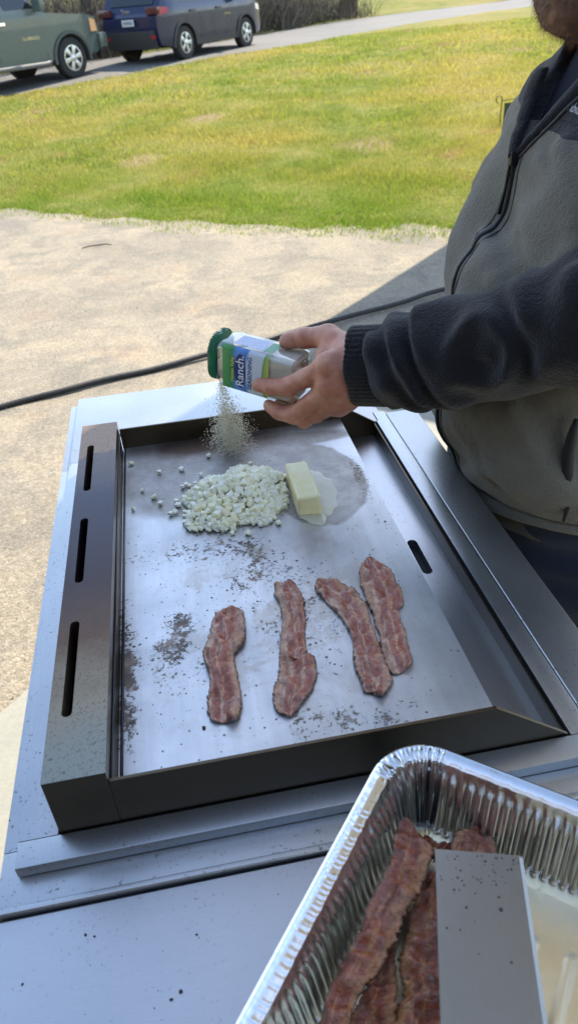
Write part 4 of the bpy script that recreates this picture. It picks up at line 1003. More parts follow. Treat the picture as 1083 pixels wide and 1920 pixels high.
def suv():
    th = R(50); z0 = .71; root = empty('parked_suv', (0, 0, 0)); P = paint('navy_paint', (.005, .010, .050))
    rw = .345; wb = 2.64; hw = .90
    fx = wb/2; rx = -wb/2
    low = .33
    prof = [(-2.16, .50), (-2.12, .36), (rx-.45, .30)]+arch_pts(rx, rw, low)+[(rx+.5, low-.03), (fx-.5, low-.03)]+arch_pts(fx, rw, low)+[(fx+.50, .30), (2.14, .34), (2.19, .55), (2.17, .80), (2.06, .95), (1.72, 1.02), (1.12, 1.08), (.42, 1.58), (0, 1.64), (-1.2, 1.62), (-1.72, 1.55), (-2.02, 1.12), (-2.10, .98), (-2.17, .92), (-2.18, .70)]
    def sf(x, z):
        f = 1.0
        if z > 1.0: f -= (z-1.0)*.34
        f -= .05*max(0, (.45-z))/.2*.4
        f -= .12*max(0, abs(x)-1.7)**1.5/.3
        return f
    body = car_shell('body', prof, hw, P, root, sf)
    Y = lambda x, z: hw*sf(x, z)
    tyre_side = [-1, 1]
    for sx in (rx, fx):
        for sd_ in (-1, 1): wheel(root, sx, sd_*(hw-.115), rw, .215, 5, sd_)
    for sd_ in (-1, 1):
        for cx in (rx, fx):      # black arch flares
            a = np.linspace(-.12, math.pi+.12, 22); r0, r1 = rw*1.17, rw*1.36; V = []; F = []
            for t in a:
                for rr_ in (r0, r1): x, z = cx+rr_*math.cos(t), rw*.95+rr_*math.sin(t); V += [(x, sd_*(Y(x, z)+.022), z), (x, sd_*(Y(x, z)-.10), z)]
            for i in range(len(a)-1):
                b0 = i*4; c0 = b0+4
                F += [(b0, b0+2, c0+2, c0), (b0+2, b0+3, c0+3, c0+2), (b0+1, b0, c0, c0+1)]
            mesh('arch_trim', V, F, M_TRIM, root, 40)
        panel(root, 'sill_trim', M_TRIM, [(rx+.44, .27), (fx-.44, .27), (fx-.44, .40), (rx+.44, .40)], Y, sd_, .012)
        panel(root, 'window', M_GLASS, [(-1.62, 1.12), (-.62, 1.10), (-.62, 1.46), (-1.5, 1.44)], Y, sd_, .003)
        panel(root, 'window', M_GLASS, [(-.54, 1.10), (.92, 1.10), (.42, 1.44), (-.54, 1.47)], Y, sd_, .003)
        for dx in (-.58, .78, -1.30): panel(root, 'door_seam', M_BLACK, [(dx-.006, .42), (dx+.006, .42), (dx+.006, 1.08), (dx-.006, 1.08)], Y, sd_, .001)
        for dx in (-.95, .35-.6): 
            pass
        for dx in (-1.05, .02): panel(root, 'door_handle', P, [(dx, .93), (dx+.2, .93), (dx+.2, .965), (dx, .965)], Y, sd_, .03)
        panel(root, 'taillight', simple('tail_lens_red', (.42, .04, .04), .15), [(-2.13, .93), (-1.86, .96), (-1.82, 1.06), (-2.03, 1.08)], Y, sd_, .012)
        panel(root, 'headlight', simple('head_lens', (.7, .7, .7), .1), [(1.85, .82), (2.13, .78), (2.08, .92), (1.80, .94)], Y, sd_, .012)
        # mirror
        s = MB(); s.box(.78, .90, sd_*(Y(.8, 1.1)+.02) if sd_ > 0 else sd_*(Y(.8, 1.1)+.22), sd_*(Y(.8, 1.1)+.22) if sd_ > 0 else sd_*(Y(.8, 1.1)+.02), 1.06, 1.2, bev=.03); s.build('mirror', P, root, 40)
    # rear
    s = MB(); s.box(-2.215, -2.10, -.70, .70, .30, .66, bev=.03); s.build('rear_bumper', M_TRIM, root, 40)
    s = MB(); s.box(-2.235, -2.214, -.17, .17, .755, .885, bev=.004); pl = s.build('licence_plate', simple('plate_paint', (.55, .56, .56), .5), root)
    s = MB()
    for k in range(5): s.box(-2.2375, -2.2352, -.12+k*.05, -.095+k*.05, .79, .85)
    s.build('plate_characters', simple('plate_ink', (.05, .06, .15), .5), pl)
    s = MB(); s.prism([(-2.012, 1.13), (-1.72, 1.53), (-1.73, 1.54), (-2.03, 1.135)], 'y', -.62, .62); s.build('rear_window', M_GLASS, root)
    for sd_ in (-1, 1):
        s = MB(); s.box(-2.195, -2.10, min(sd_*.52, sd_*.86), max(sd_*.52, sd_*.86), .95, 1.09, bev=.02); s.build('taillight', simple('tail_lens', (.10, .03, .03), .08), root, 40)
        s = MB(); s.box(-2.222, -2.2, min(sd_*.60, sd_*.72), max(sd_*.60, sd_*.72), .50, .56); s.build('reflector', simple('reflector_red', (.4, .02, .02), .2), root)
    Mt = Matrix(((0, 0, -1, -2.186), (-1, 0, 0, .16), (0, 1, 0, .99), (0, 0, 0, 1)))
    text_mesh('tailgate_badge', 'Jeep', .13, Mt, M_CHROME, root, .004, bold=.002)
    Mt = Matrix(((1, 0, 0, .32), (0, 0, 1, -(Y(.6, .8)+.012)), (0, 1, 0, .78), (0, 0, 0, 1)))
    Mt = Matrix(((1, 0, 0, .32), (0, 0, -1, -(Y(.6, .8)+.006)), (0, 1, 0, .78), (0, 0, 0, 1)))
    text_mesh('door_badge', 'COMPASS', .07, Mt, M_CHROME, root, .003)
    rl = MB()
    for sd_ in (-1, 1): rl.tube([(-1.4, sd_*.60, 1.63), (-1.3, sd_*.60, 1.69), (.1, sd_*.60, 1.70), (.25, sd_*.60, 1.64)], .015, 6)
    rl.build('roof_rails', M_TRIM, root)
    # place: near rear wheel at (1.23,20.53), heading 50 deg; near side is local -y
    near = Vector((1.23, 20.53)); h = Vector((math.cos(th), math.sin(th))); s_ = Vector((h.y, -h.x))
    c = near+h*(wb/2)-s_*(hw-.01)
    root.location = (c.x, c.y, .735); root.rotation_euler = (0, -math.atan2(.075, wb), th); root.rotation_mode = 'XYZ'
    tag(root, 'dark navy compact SUV seen from behind, parked ahead of the green pickup', 'SUV')
suv()
def pickup():
    th = R(44); root = empty('parked_pickup', (0, 0, 0)); P = paint('grey_green_paint', (.088, .115, .11))
    rw = .39; wb = 3.65; hw = .98; fx = wb/2; rx = -wb/2; low = .42
    prof = [(-2.95, .62), (-2.92, .50), (rx-.5, .42)]+arch_pts(rx, rw, low)+[(rx+.55, .40), (fx-.56, .40)]+arch_pts(fx, rw, low)+[(fx+.52, .42), (2.66, .44), (2.78, .52), (2.81, .80), (2.79, .98), (2.71, 1.08), (2.48, 1.14), (1.95, 1.18), (1.28, 1.24), (.62, 1.80), (.2, 1.88), (-.55, 1.86), (-.82, 1.80), (-.98, 1.28), (-2.93, 1.26), (-2.96, .9)]
    def sf(x, z):
        f = 1.0-.018*max(0, z-1.0)
        if z > 1.25: f -= (z-1.25)*.36
        f -= .10*max(0, abs(x)-2.2)**1.5/.3
        return f
    Y = lambda x, z: hw*sf(x, z)
    car_shell('body', prof, hw, P, root, sf)
    for sx in (rx, fx):
        for sd_ in (-1, 1): wheel(root, sx, sd_*(hw-.13), rw, .26, 6, sd_)
    for sd_ in (-1, 1):
        for cx in (rx, fx):
            a = np.linspace(-.12, math.pi+.12, 22); r0, r1 = rw*1.18, rw*1.34; V = []; F = []
            for t in a:
                for rr_ in (r0, r1): x, z = cx+rr_*math.cos(t), rw*.95+rr_*math.sin(t); V += [(x, sd_*(Y(x, z)+.03), z), (x, sd_*(Y(x, z)-.12), z)]
            for i in range(len(a)-1):
                b0 = i*4; c0 = b0+4; F += [(b0, b0+2, c0+2, c0), (b0+2, b0+3, c0+3, c0+2), (b0+1, b0, c0, c0+1)]
            mesh('arch_trim', V, F, simple('fender_flare', (.06, .07, .07), .5), root, 40)
        panel(root, 'window', M_GLASS, [(-.78, 1.33), (.28, 1.33), (.18, 1.76), (-.70, 1.74)], Y, sd_, .003)
        panel(root, 'window', M_GLASS, [(.34, 1.33), (1.12, 1.33), (.62, 1.74), (.26, 1.76)], Y, sd_, .003)
        for dx in (1.16, -.02, -.92): panel(root, 'door_seam', M_BLACK, [(dx-.007, .48), (dx+.007, .48), (dx+.007, 1.27), (dx-.007, 1.27)], Y, sd_, .001)
        panel(root, 'door_handle', M_CHROME, [(.02, 1.09), (.26, 1.09), (.26, 1.135), (.02, 1.135)], Y, sd_, .03)
        panel(root, 'headlight', simple('amber_lens', (.62, .36, .18), .15), [(2.50, .82), (2.74, .82), (2.70, 1.03), (2.50, 1.07)], Y, sd_, .012)
        s = MB(); y0 = Y(1.1, 1.3); a, c = sorted((sd_*(y0+.03), sd_*(y0+.28))); s.box(1.02, 1.14, a, c, 1.26, 1.52, bev=.04); s.build('mirror', P, root, 40)
        s = MB(); s.tube([(-.9, sd_*(hw+.02), .40), (-.8, sd_*(hw+.07), .36), (1.05, sd_*(hw+.07), .36), (1.2, sd_*(hw+.01), .40)], .045, 10); s.build('step_bar', simple('step_bar_metal', (.16, .16, .16), .6, .3), root, True)
    s = MB(); s.box(2.70, 2.92, -.95, .95, .52, .78, bev=.04); s.build('front_bumper', P, root, 40)
    s = MB(); s.box(2.765, 2.82, -.62, .62, .82, 1.12, bev=.01); s.build('grille', M_TRIM, root, 40)
    Mt = Matrix(((1, 0, 0, .60), (0, 0, -1, -(Y(.6, .8)+.006)), (0, 1, 0, .80), (0, 0, 0, 1)))
    text_mesh('door_badge', 'SILVERADO', .085, Mt, M_CHROME, root, .003)
    near = Vector((-1.30, 19.34)); h = Vector((math.cos(th), math.sin(th))); s_ = Vector((h.y, -h.x))
    c = near-h*(wb/2)-s_*(hw-.0)
    root.location = (c.x, c.y, .51); root.rotation_euler = (0, -math.atan2(.10, wb), th)
    tag(root, 'grey-green pickup truck parked at the left edge, only its front half in view', 'pickup truck')
pickup()

# ------------------------------------------------------------------ brush and trees behind the road
def woods():
    g_ = np.random.default_rng(17)
    bark = MatB('bark'); c = bark.co(); n = bark.noise(bark.map(c, (6, 6, 1.2)), 4, 5, .7); bark.set(color=bark.ramp(n, [(.3, (.045, .035, .028)), (.7, (.17, .135, .105))]), rough=.95); bark.bump(n, .9, .03)
    # thicket of bare canes: ribbons from the ground
    N = 26000
    def far_y(x): return np.interp(x, [p[0] for p in ROAD_FAR], [p[1] for p in ROAD_FAR])
    X = g_.uniform(-16, 9.5, N); Y = far_y(X)+.5+g_.random(N)**1.3*7+.5*np.sin(X*2.0)
    keep = ~((X > 6.8) & (g_.random(N) < (X-6.8)/2.7)); X = X[keep]; Y = Y[keep]; N = len(X); Z = terr(X, Y)
    hh = g_.uniform(.35, 2.4, N)*(1-.45*(X > 5)); seg = 4; ang = g_.uniform(0, 6.28, N); lean = g_.uniform(.05, .9, N)*hh
    wd = g_.uniform(.006, .017, N); V = np.zeros((N, seg+1, 2, 3)); cu = g_.uniform(-.8, 1.8, N)
    for k in range(seg+1):
        t = k/seg; px = X+np.cos(ang+cu*t)*lean*t; py = Y+np.sin(ang+cu*t)*lean*t; pz = Z-.05+hh*(t-.35*t*t*(cu > .8))
        a2 = ang+1.57; w_ = wd*(1-.75*t)
        V[:, k, 0] = np.stack([px-np.cos(a2)*w_, py-np.sin(a2)*w_, pz], -1); V[:, k, 1] = np.stack([px+np.cos(a2)*w_, py+np.sin(a2)*w_, pz], -1)
    b0 = np.arange(N)*(seg+1)*2; F = np.concatenate([np.stack([b0+2*k, b0+2*k+1, b0+2*k+3, b0+2*k+2], -1) for k in range(seg)])
    m = MatB('bare_cane'); g = m.n('ShaderNodeNewGeometry'); m.set(color=m.ramp(g.outputs['Random Per Island'], [(0, (.05, .04, .033)), (.4, (.11, .088, .07)), (.75, (.2, .165, .13)), (1, (.34, .28, .2))]), rough=.9)
    tag(fast_mesh('bramble_thicket', V.reshape(-1, 3), F, m), 'tangled thicket of bare brown brush beyond the road', 'brush', kind='stuff')
    # leaf litter and low leaves in it
    N = 60000; X = g_.uniform(-16, 9.5, N); Y = far_y(X)+.3+g_.random(N)**1.2*8; k = ~((X > 6.5) & (g_.random(N) < (X-6.5)/3)); X = X[k]; Y = Y[k]; N = len(X)
    Z = terr(X, Y)+g_.random(N)**2.5*1.5; q = g_.normal(size=(N, 3, 3)); q, _ = np.linalg.qr(q); T = np.array([(-1, -.5, 0), (1, -.5, 0), (.2, 1, .3)])
    sc = g_.uniform(.015, .04, N); V = (T[None] @ q)*sc[:, None, None]+np.stack([X, Y, Z], -1)[:, None]
    m = MatB('dry_leaf'); g = m.n('ShaderNodeNewGeometry'); m.set(color=m.ramp(g.outputs['Random Per Island'], [(0, (.05, .05, .025)), (.25, (.10, .075, .05)), (.6, (.24, .17, .11)), (.8, (.13, .16, .04)), (1, (.36, .30, .22))]), rough=.9)
    tag(fast_mesh('leaf_litter', V.reshape(-1, 3), np.arange(3*N).reshape(-1, 3), m), 'dry leaves and low weeds under the brush beyond the road', 'leaf litter', kind='stuff')
    def tree(x, y, r, h, lab, seed):
        g2 = np.random.default_rng(seed); z = float(terr(np.float64(x), np.float64(y))); root = empty('bare_tree', (x, y, z))
        s = MB(); P = [(0, 0, -.15)]; rad = [r*1.5]; lx = ly = 0
        for k in range(1, 9): lx += g2.normal(0, .05)*h/6; ly += g2.normal(0, .05)*h/6; P.append((lx, ly, h*k/8)); rad.append(r*(1.1-k/9))
        s.tube(P, rad, 10); s.build('trunk', bark, root, True)
        s = MB()
        for k in range(46):
            i = int(g2.integers(2, 8)); b_ = Vector(P[i]); a = g2.uniform(0, 6.28); L = h*g2.uniform(.12, .34)*(1.1-i/10); d = Vector((math.cos(a), math.sin(a), g2.uniform(.2, .9)))
            q = [b_]; 
            for j in range(4): d = (d+Vector(g2.normal(0, .25, 3))).normalized(); q.append(q[-1]+d*L/4)
            s.tube(q, [r*.3, r*.22, r*.15, r*.1, r*.04], 5)
            for e in range(5):
                st = q[int(g2.integers(1, 5))]; d2 = Vector(g2.normal(0, 1, 3)).normalized(); d2.z = abs(d2.z); s.tube([st, st+d2*L*.25, st+d2*L*.45+Vector(g2.normal(0, .05, 3))], [r*.08, r*.05, r*.02], 4)
        s.build('crown', bark, root); tag(root, lab, 'tree')
    tree(-1.10, 24.6, .17, 8, 'thick bare tree trunk in the brush between the pickup and the SUV', 1)
    tree(8.35, 33.6, .28, 9, 'dark leaning bare tree at the road edge right of the SUV', 2)
    tree(-.2, 26.3, .10, 7, 'thin bare tree in the brush just left of the SUV', 3)
    tree(5.2, 30.4, .07, 6, 'slim bare sapling in the brush right of the front of the SUV', 4)
woods()

# ------------------------------------------------------------------ implicit surfaces for the person
def surfnet(f, lo, hi, res):
    lo = np.array(lo, float); hi = np.array(hi, float); n = np.ceil((hi-lo)/res).astype(int)+1
    ax = [lo[i]+res*np.arange(n[i]) for i in range(3)]; X, Y, Z = np.meshgrid(*ax, indexing='ij')
    D = f(X.astype(np.float32), Y.astype(np.float32), Z.astype(np.float32)).astype(np.float32)
    c = np.zeros(tuple(n-1)+(3,), np.float32); cnt = np.zeros(tuple(n-1), np.float32)
    def sl(o): return tuple(slice(o[i], o[i]+n[i]-1) for i in range(3))
    corners = [(i, j, k) for i in (0, 1) for j in (0, 1) for k in (0, 1)]
    for a in corners:
        for d in range(3):
            if a[d] == 0:
                b_ = list(a); b_[d] = 1; A = D[sl(a)]; B = D[sl(b_)]; m = (A < 0) != (B < 0)
                t = np.where(m, A/np.where(m, A-B, 1), 0)
                for e in range(3): c[..., e] += np.where(m, a[e]+(t if e == d else 0), 0)
                cnt += m
    act = cnt > 0; idx = -np.ones(act.shape, np.int64); idx[act] = np.arange(act.sum())
    base = np.argwhere(act); V = lo+res*(base+c[act]/cnt[act][:, None]); F = []
    for d in range(3):
        e1, e2 = [q for q in range(3) if q != d]
        s0 = [slice(None)]*3; s1 = [slice(None)]*3; s0[d] = slice(0, n[d]-1); s1[d] = slice(1, n[d])
        for q in (e1, e2): s0[q] = slice(1, n[q]-1); s1[q] = slice(1, n[q]-1)
        A = D[tuple(s0)] < 0; B = D[tuple(s1)] < 0; P = np.argwhere(A != B); sg = A[A != B]
        off = np.zeros(3, int); off[e1] = 1; off[e2] = 1; P = P+off
        o1 = np.zeros(3, int); o1[e1] = 1; o2 = np.zeros(3, int); o2[e2] = 1
        q = [P-o1-o2, P-o2, P, P-o1]; I = np.stack([idx[tuple(x.T)] for x in q], -1)
        fl = sg if d != 1 else ~sg
        I = np.where(fl[:, None], I, I[:, ::-1]); F.append(I)
    return V, np.concatenate(F)
def cap(X, Y, Z, a, b, ra, rb, flat=None):
    a = np.array(a, float); b = np.array(b, float); d = b-a; L = d@d
    t = np.clip(((X-a[0])*d[0]+(Y-a[1])*d[1]+(Z-a[2])*d[2])/L, 0, 1)
    return np.sqrt((X-a[0]-t*d[0])**2+(Y-a[1]-t*d[1])**2+(Z-a[2]-t*d[2])**2)-(ra+(rb-ra)*t)
def ell(X, Y, Z, c, r, Rm=None):
    P = [X-c[0], Y-c[1], Z-c[2]]
    if Rm is not None: P = [Rm[i][0]*P[0]+Rm[i][1]*P[1]+Rm[i][2]*P[2] for i in range(3)]
    k0 = np.sqrt((P[0]/r[0])**2+(P[1]/r[1])**2+(P[2]/r[2])**2); k1 = np.sqrt((P[0]/r[0]**2)**2+(P[1]/r[1]**2)**2+(P[2]/r[2]**2)**2)
    return k0*(k0-1)/np.maximum(k1, 1e-6)
def smin(a, b, k): h = np.maximum(k-np.abs(a-b), 0)/k; return np.minimum(a, b)-h*h*k*.25
def smax(a, b, k): return -smin(-a, -b, k)

TZ = np.array([.80, .86, .90, .95, 1.0, 1.06, 1.12, 1.18, 1.24, 1.30, 1.36, 1.42, 1.47])
TCX = np.array([.60, .582, .559, .545, .541, .534, .532, .540, .553, .569, .579, .580, .585])
TA = np.array([.15, .16, .165, .175, .175, .17, .165, .16, .15, .14, .125, .085, .07])
TB_ = np.array([.18, .185, .19, .20, .20, .20, .20, .20, .21, .21, .19, .12, .08])
CY = .93
def torso(X, Y, Z, off=0.):
    cx = np.interp(Z, TZ, TCX); a = np.interp(Z, TZ, TA)+off; b = np.interp(Z, TZ, TB_)+off
    k = (np.abs((X-cx)/a)**2.15+np.abs((Y-CY)/b)**2.15)**(1/2.15)
    return (k-1)*np.minimum(a, b)*.92
FA, FB, FC = Field(101, 4.5), Field(102, 9), Field(103, 22)
def jacket_d(X, Y, Z):
    d = torso(X, Y, Z)
    # shoulders
    d = smin(d, cap(X, Y, Z, (.585, .80, 1.36), (.60, .735, 1.33), .075, .078), .05)
    d = smin(d, cap(X, Y, Z, (.585, 1.06, 1.36), (.60, 1.125, 1.33), .075, .078), .05)
    w1 = FA(X, Y, Z)
    # long soft folds: fan from the armpit toward the belly, and drag lines under the yoke
    t = (Z-1.05)*.8+(X-.45)*1.2
    f1 = np.sin((Z*14-Y*16+X*9)+1.6*w1)*.0085*sstep(.88, 1.0, Z)*(1-sstep(1.22, 1.33, Z))
    f2 = np.sin((Y*42+X*30)+1.2*w1)*.006*sstep(1.12, 1.24, Z)*(1-sstep(1.30, 1.345, Z))
    f3 = np.sin((Z*30+Y*24+X*20)+1.8*w1)*.005*(1-sstep(.94, 1.08, Z))
    d = d+f1+f2+f3+.0028*FB(X, Y, Z)+.0006*FC(X, Y, Z)
    for (a, b_, am, w_) in RIDGES:
        dd = cap(X, Y, Z, a, b_, 0, 0); d = d-am*np.exp(-(dd/w_)**2)
    # yoke seam step
    d = d-.002*sstep(YK-.003, YK+.003, Z-.10*(Y-.8))
    # hem: cut and gathered
    d = d+.010*np.exp(-((Z-.892)/.006)**2)
    lo = .868+.02*np.sin(Y*9)
    d = smax(d, lo-Z, .012)
    return d
YK = 1.357
RIDGES = [((0.459, 0.858, 1.354), (0.453, 0.793, 1.285), 0.0135, 0.0119), ((0.448, 0.886, 1.337), (0.447, 0.835, 1.311), 0.0090, 0.0085), ((0.42, 0.921, 1.277), (0.41, 0.866, 1.242), -0.0090, 0.0119),
          ((0.451, 0.781, 1.259), (0.424, 0.801, 1.214), 0.0120, 0.0136), ((0.405, 0.939, 1.245), (0.4, 0.861, 1.212), 0.0090, 0.0110), ((0.416, 0.866, 1.254), (0.415, 0.818, 1.216), -0.0135, 0.0110), ((0.396, 0.865, 1.205), (0.407, 0.824, 1.196), 0.0150, 0.0102),
          ((0.371, 0.88, 1.0), (0.39, 0.83, 0.956), 0.0090, 0.0102), ((0.381, 0.837, 1.04), (0.422, 0.791, 0.934), 0.0105, 0.0110), ((0.405, 0.794, 1.061), (0.456, 0.753, 0.973), 0.0120, 0.0119), ((0.375, .865, 1.05), (.405, .81, .94), -0.0075, 0.0085), ((0.377, 0.886, 1.152), (0.38, 0.854, 1.135), 0.0090, 0.0102)]
def neckV(X, Y, Z):  # opening wedge of the unzipped front, negative inside
    w = np.interp(Z, [1.20, 1.340, 1.38, 1.42, 1.50], [-.03, .0, .020, .040, .055])
    return np.maximum(np.abs(Y-CY+.0)-w, X-.60)

def sleeve_path():
    return [np.array(p) for p in ((.228, .905, 1.100), (.262, .880, 1.106), (.335, .822, 1.137), (.400, .765, 1.172), (.452, .715, 1.205), (.520, .705, 1.262), (.60, .73, 1.345))]
SR = [.049, .053, .060, .063, .067, .075, .085]
FS, FS2 = Field(111, 7), Field(112, 16)
def sleeve_d(X, Y, Z):
    P = sleeve_path(); d = None
    for i in range(1, len(P)-1):
        c = cap(X, Y, Z, P[i], P[i+1], SR[i], SR[i+1]); d = c if d is None else smin(d, c, .03)
    ax = P[2]-P[1]; ax = ax/np.linalg.norm(ax); s = (X-P[1][0])*ax[0]+(Y-P[1][1])*ax[1]+(Z-P[1][2])*ax[2]
    wv = FS(X, Y, Z)
    # bunching near the cuff, big diagonal folds, elbow creases
    fold = .0042*np.sin(s*48+3.2*wv+Z*40+X*8)*sstep(.0, .05, s)+.0018*np.sin(s*105-Z*70+2.6*wv)+.0035*np.sin(s*120+Z*60+1.5*wv)*(1-sstep(.02, .10, s))
    d = d+fold+.0018*FS2(X, Y, Z)
    d = d-.007*np.exp(-((s-.035)/.028)**2)
    return smax(d, -(s+.004), .006)
def cuff_d(X, Y, Z):
    P = sleeve_path(); a, b = P[0], P[1]; ax = (b-a)/np.linalg.norm(b-a); s = (X-a[0])*ax[0]+(Y-a[1])*ax[1]+(Z-a[2])*ax[2]
    qx, qy, qz = X-a[0]-s*ax[0], Y-a[1]-s*ax[1], Z-a[2]-s*ax[2]
    up = np.array([0, 0, 1.])-ax*ax[2]; up /= np.linalg.norm(up); sd_ = np.cross(ax, up)
    u = qx*up[0]+qy*up[1]+qz*up[2]; v = qx*sd_[0]+qy*sd_[1]+qz*sd_[2]; th = np.arctan2(v, u)
    r = np.sqrt((u/1.14)**2+(v/.86)**2); d = r-(.0480+.0004*np.sin(th*44)+.001*np.sin(th*5+1))
    d = smax(d, -s-.001, .005); d = smax(d, s-.048, .004)
    return smax(d, .0445-r, .003)

def hand_d(X, Y, Z):
    W = (.2436, .900, 1.103)
    idx = [(.1925, .9060, 1.1060), (.1405, .9480, 1.0640), (.1200, .9695, 1.0570), (.1040, .9835, 1.0560)]
    mid = [(.1935, .8990, 1.0780), (.1480, .9440, 1.0210), (.1290, .9660, 1.0175), (.1170, .9830, 1.0210)]
    rin = [(.1990, .9060, 1.0560), (.1620, .9480, 1.0085), (.1420, .9800, 1.0130), (.1340, .9950, 1.0170)]
    pin = [(.2060, .9180, 1.0400), (.1820, .9560, 1.0080), (.1660, .9800, 1.0120), (.1600, .9950, 1.0160)]
    thb = [(.2330, .930, 1.105), (.2080, .9780, 1.1180), (.1780, .9950, 1.1140), (.1540, 1.0080, 1.1070)]
    def chain(P, Rr, k=.004):
        d = None
        for i in range(3):
            c = cap(X, Y, Z, P[i], P[i+1], Rr[i], Rr[i+1]); d = c if d is None else smin(d, c, k)
        for i in (1, 2): d = smin(d, np.sqrt((X-P[i][0])**2+(Y-P[i][1])**2+(Z-P[i][2])**2)-Rr[i]*1.05, .004)
        return d
    fi = chain(idx, (.0138, .0126, .0112, .0098)); fm = chain(mid, (.0142, .0128, .0110, .0095)); fr = chain(rin, (.0130, .0118, .0100, .0088)); fp = chain(pin, (.0105, .0092, .0082, .0075))
    ft = chain(thb, (.0195, .0160, .0140, .0118))
    # palm: fan of metacarpals
    palm = None
    for P, r in ((idx[0], .0165), (mid[0], .0165), (rin[0], .0155), (pin[0], .0145)):
        c = cap(X, Y, Z, (W[0]*.8+P[0]*.2, W[1]*.8+P[1]*.2, W[2]*.8+P[2]*.2-.0), P, .0255, r+.0015); palm = c if palm is None else smin(palm, c, .018)
    palm = smin(palm, cap(X, Y, Z, (.232, .915, 1.100), (.2000, .9450, 1.0950), .026, .020), .02)
    palm = smin(palm, cap(X, Y, Z, (.235, .915, 1.110), (.2080, .9680, 1.1170), .024, .0150), .02)
    palm = smin(palm, ell(X, Y, Z, (.214, .925, 1.070), (.030, .030, .037)), .02)
    for P in (idx[0], mid[0], rin[0]):
        palm = smin(palm, np.sqrt((X-P[0]+.001)**2+(Y-P[1]+.003)**2+(Z-P[2]-.001)**2)-.0130, .008)
    d = smin(palm, fi, .010); d = smin(d, fm, .009); d = np.minimum(d, smin(palm, fr, .009)); d = np.minimum(d, smin(palm, fp, .009)); d = smin(d, ft, .012)
    d = smin(d, cap(X, Y, Z, W, (.30, .85, 1.12), .027, .033), .02)
    # creases at the joints
    for P, r in ((idx[1], .0112), (idx[2], .010), (mid[1], .0115), (thb[2], .0128)):
        q = np.sqrt((X-P[0])**2+(Y-P[1])**2+(Z-P[2])**2)
        d = d+.0007*np.cos((X-P[0])*2600-(Z-P[2])*500)*np.exp(-(q/.0095)**2)
    for P, Q in (((.1925, .9060, 1.1060), W), ((.1935, .8990, 1.0780), W), ((.1990, .9060, 1.0560), W)):   # tendons on the back of the hand
        d = d-.0012*np.exp(-(cap(X, Y, Z, (P[0], P[1]-.012, P[2]), (Q[0], Q[1]-.022, Q[2]), 0, 0)/.006)**2)
    d = d+.0007*HF(X, Y, Z)
    return d
HF = Field(131, 40)
HC = np.array([.512, .945, 1.612])
def head_local():
    f = np.array([-.86, -.10, -.42]); f /= np.linalg.norm(f); l = np.cross([0, 0, 1], f); l /= np.linalg.norm(l); u = np.cross(f, l); return f, l, u
def head_d(X, Y, Z):
    f, l, u = head_local(); P = [X-HC[0], Y-HC[1], Z-HC[2]]
    a = P[0]*f[0]+P[1]*f[1]+P[2]*f[2]; b = P[0]*l[0]+P[1]*l[1]+P[2]*l[2]; c = P[0]*u[0]+P[1]*u[1]+P[2]*u[2]
    d = ell(a, b, c, (-.012, 0, .035), (.098, .078, .095))
    d = smin(d, ell(a, b, c, (.030, 0, -.050), (.062, .058, .062)), .035)          # jaw and cheeks
    d = smin(d, ell(a, b, c, (.072, 0, -.098), (.022, .026, .020)), .03)           # chin
    d = smin(d, cap(a, b, c, (.083, 0, .022), (.108, 0, -.020), .010, .0145), .014)  # nose
    d = smin(d, cap(a, -np.abs(b), c, (.078, -.038, .034), (.085, -.014, .034), .011, .010), .016)  # brow
    d = smax(d, -(ell(a, -np.abs(b), c, (.094, -.031, .014), (.016, .016, .011))), .010)            # eye sockets
    d = smin(d, cap(a, b, c, (.090, .016, -.052), (.090, -.016, -.052), .008, .008), .010)           # lips
    d = smax(d, -(cap(a, b, c, (.101, .020, -.052), (.101, -.020, -.052), .0012, .0012)), .003)
    d = smin(d, ell(a, np.abs(b), c, (-.005, .080, .0), (.020, .010, .032)), .008)  # ears
    d = smin(d, cap(X, Y, Z, (HC[0]+.040, HC[1], HC[2]-.07), (.60, .935, 1.36), .056, .066), .03)   # neck
    return d

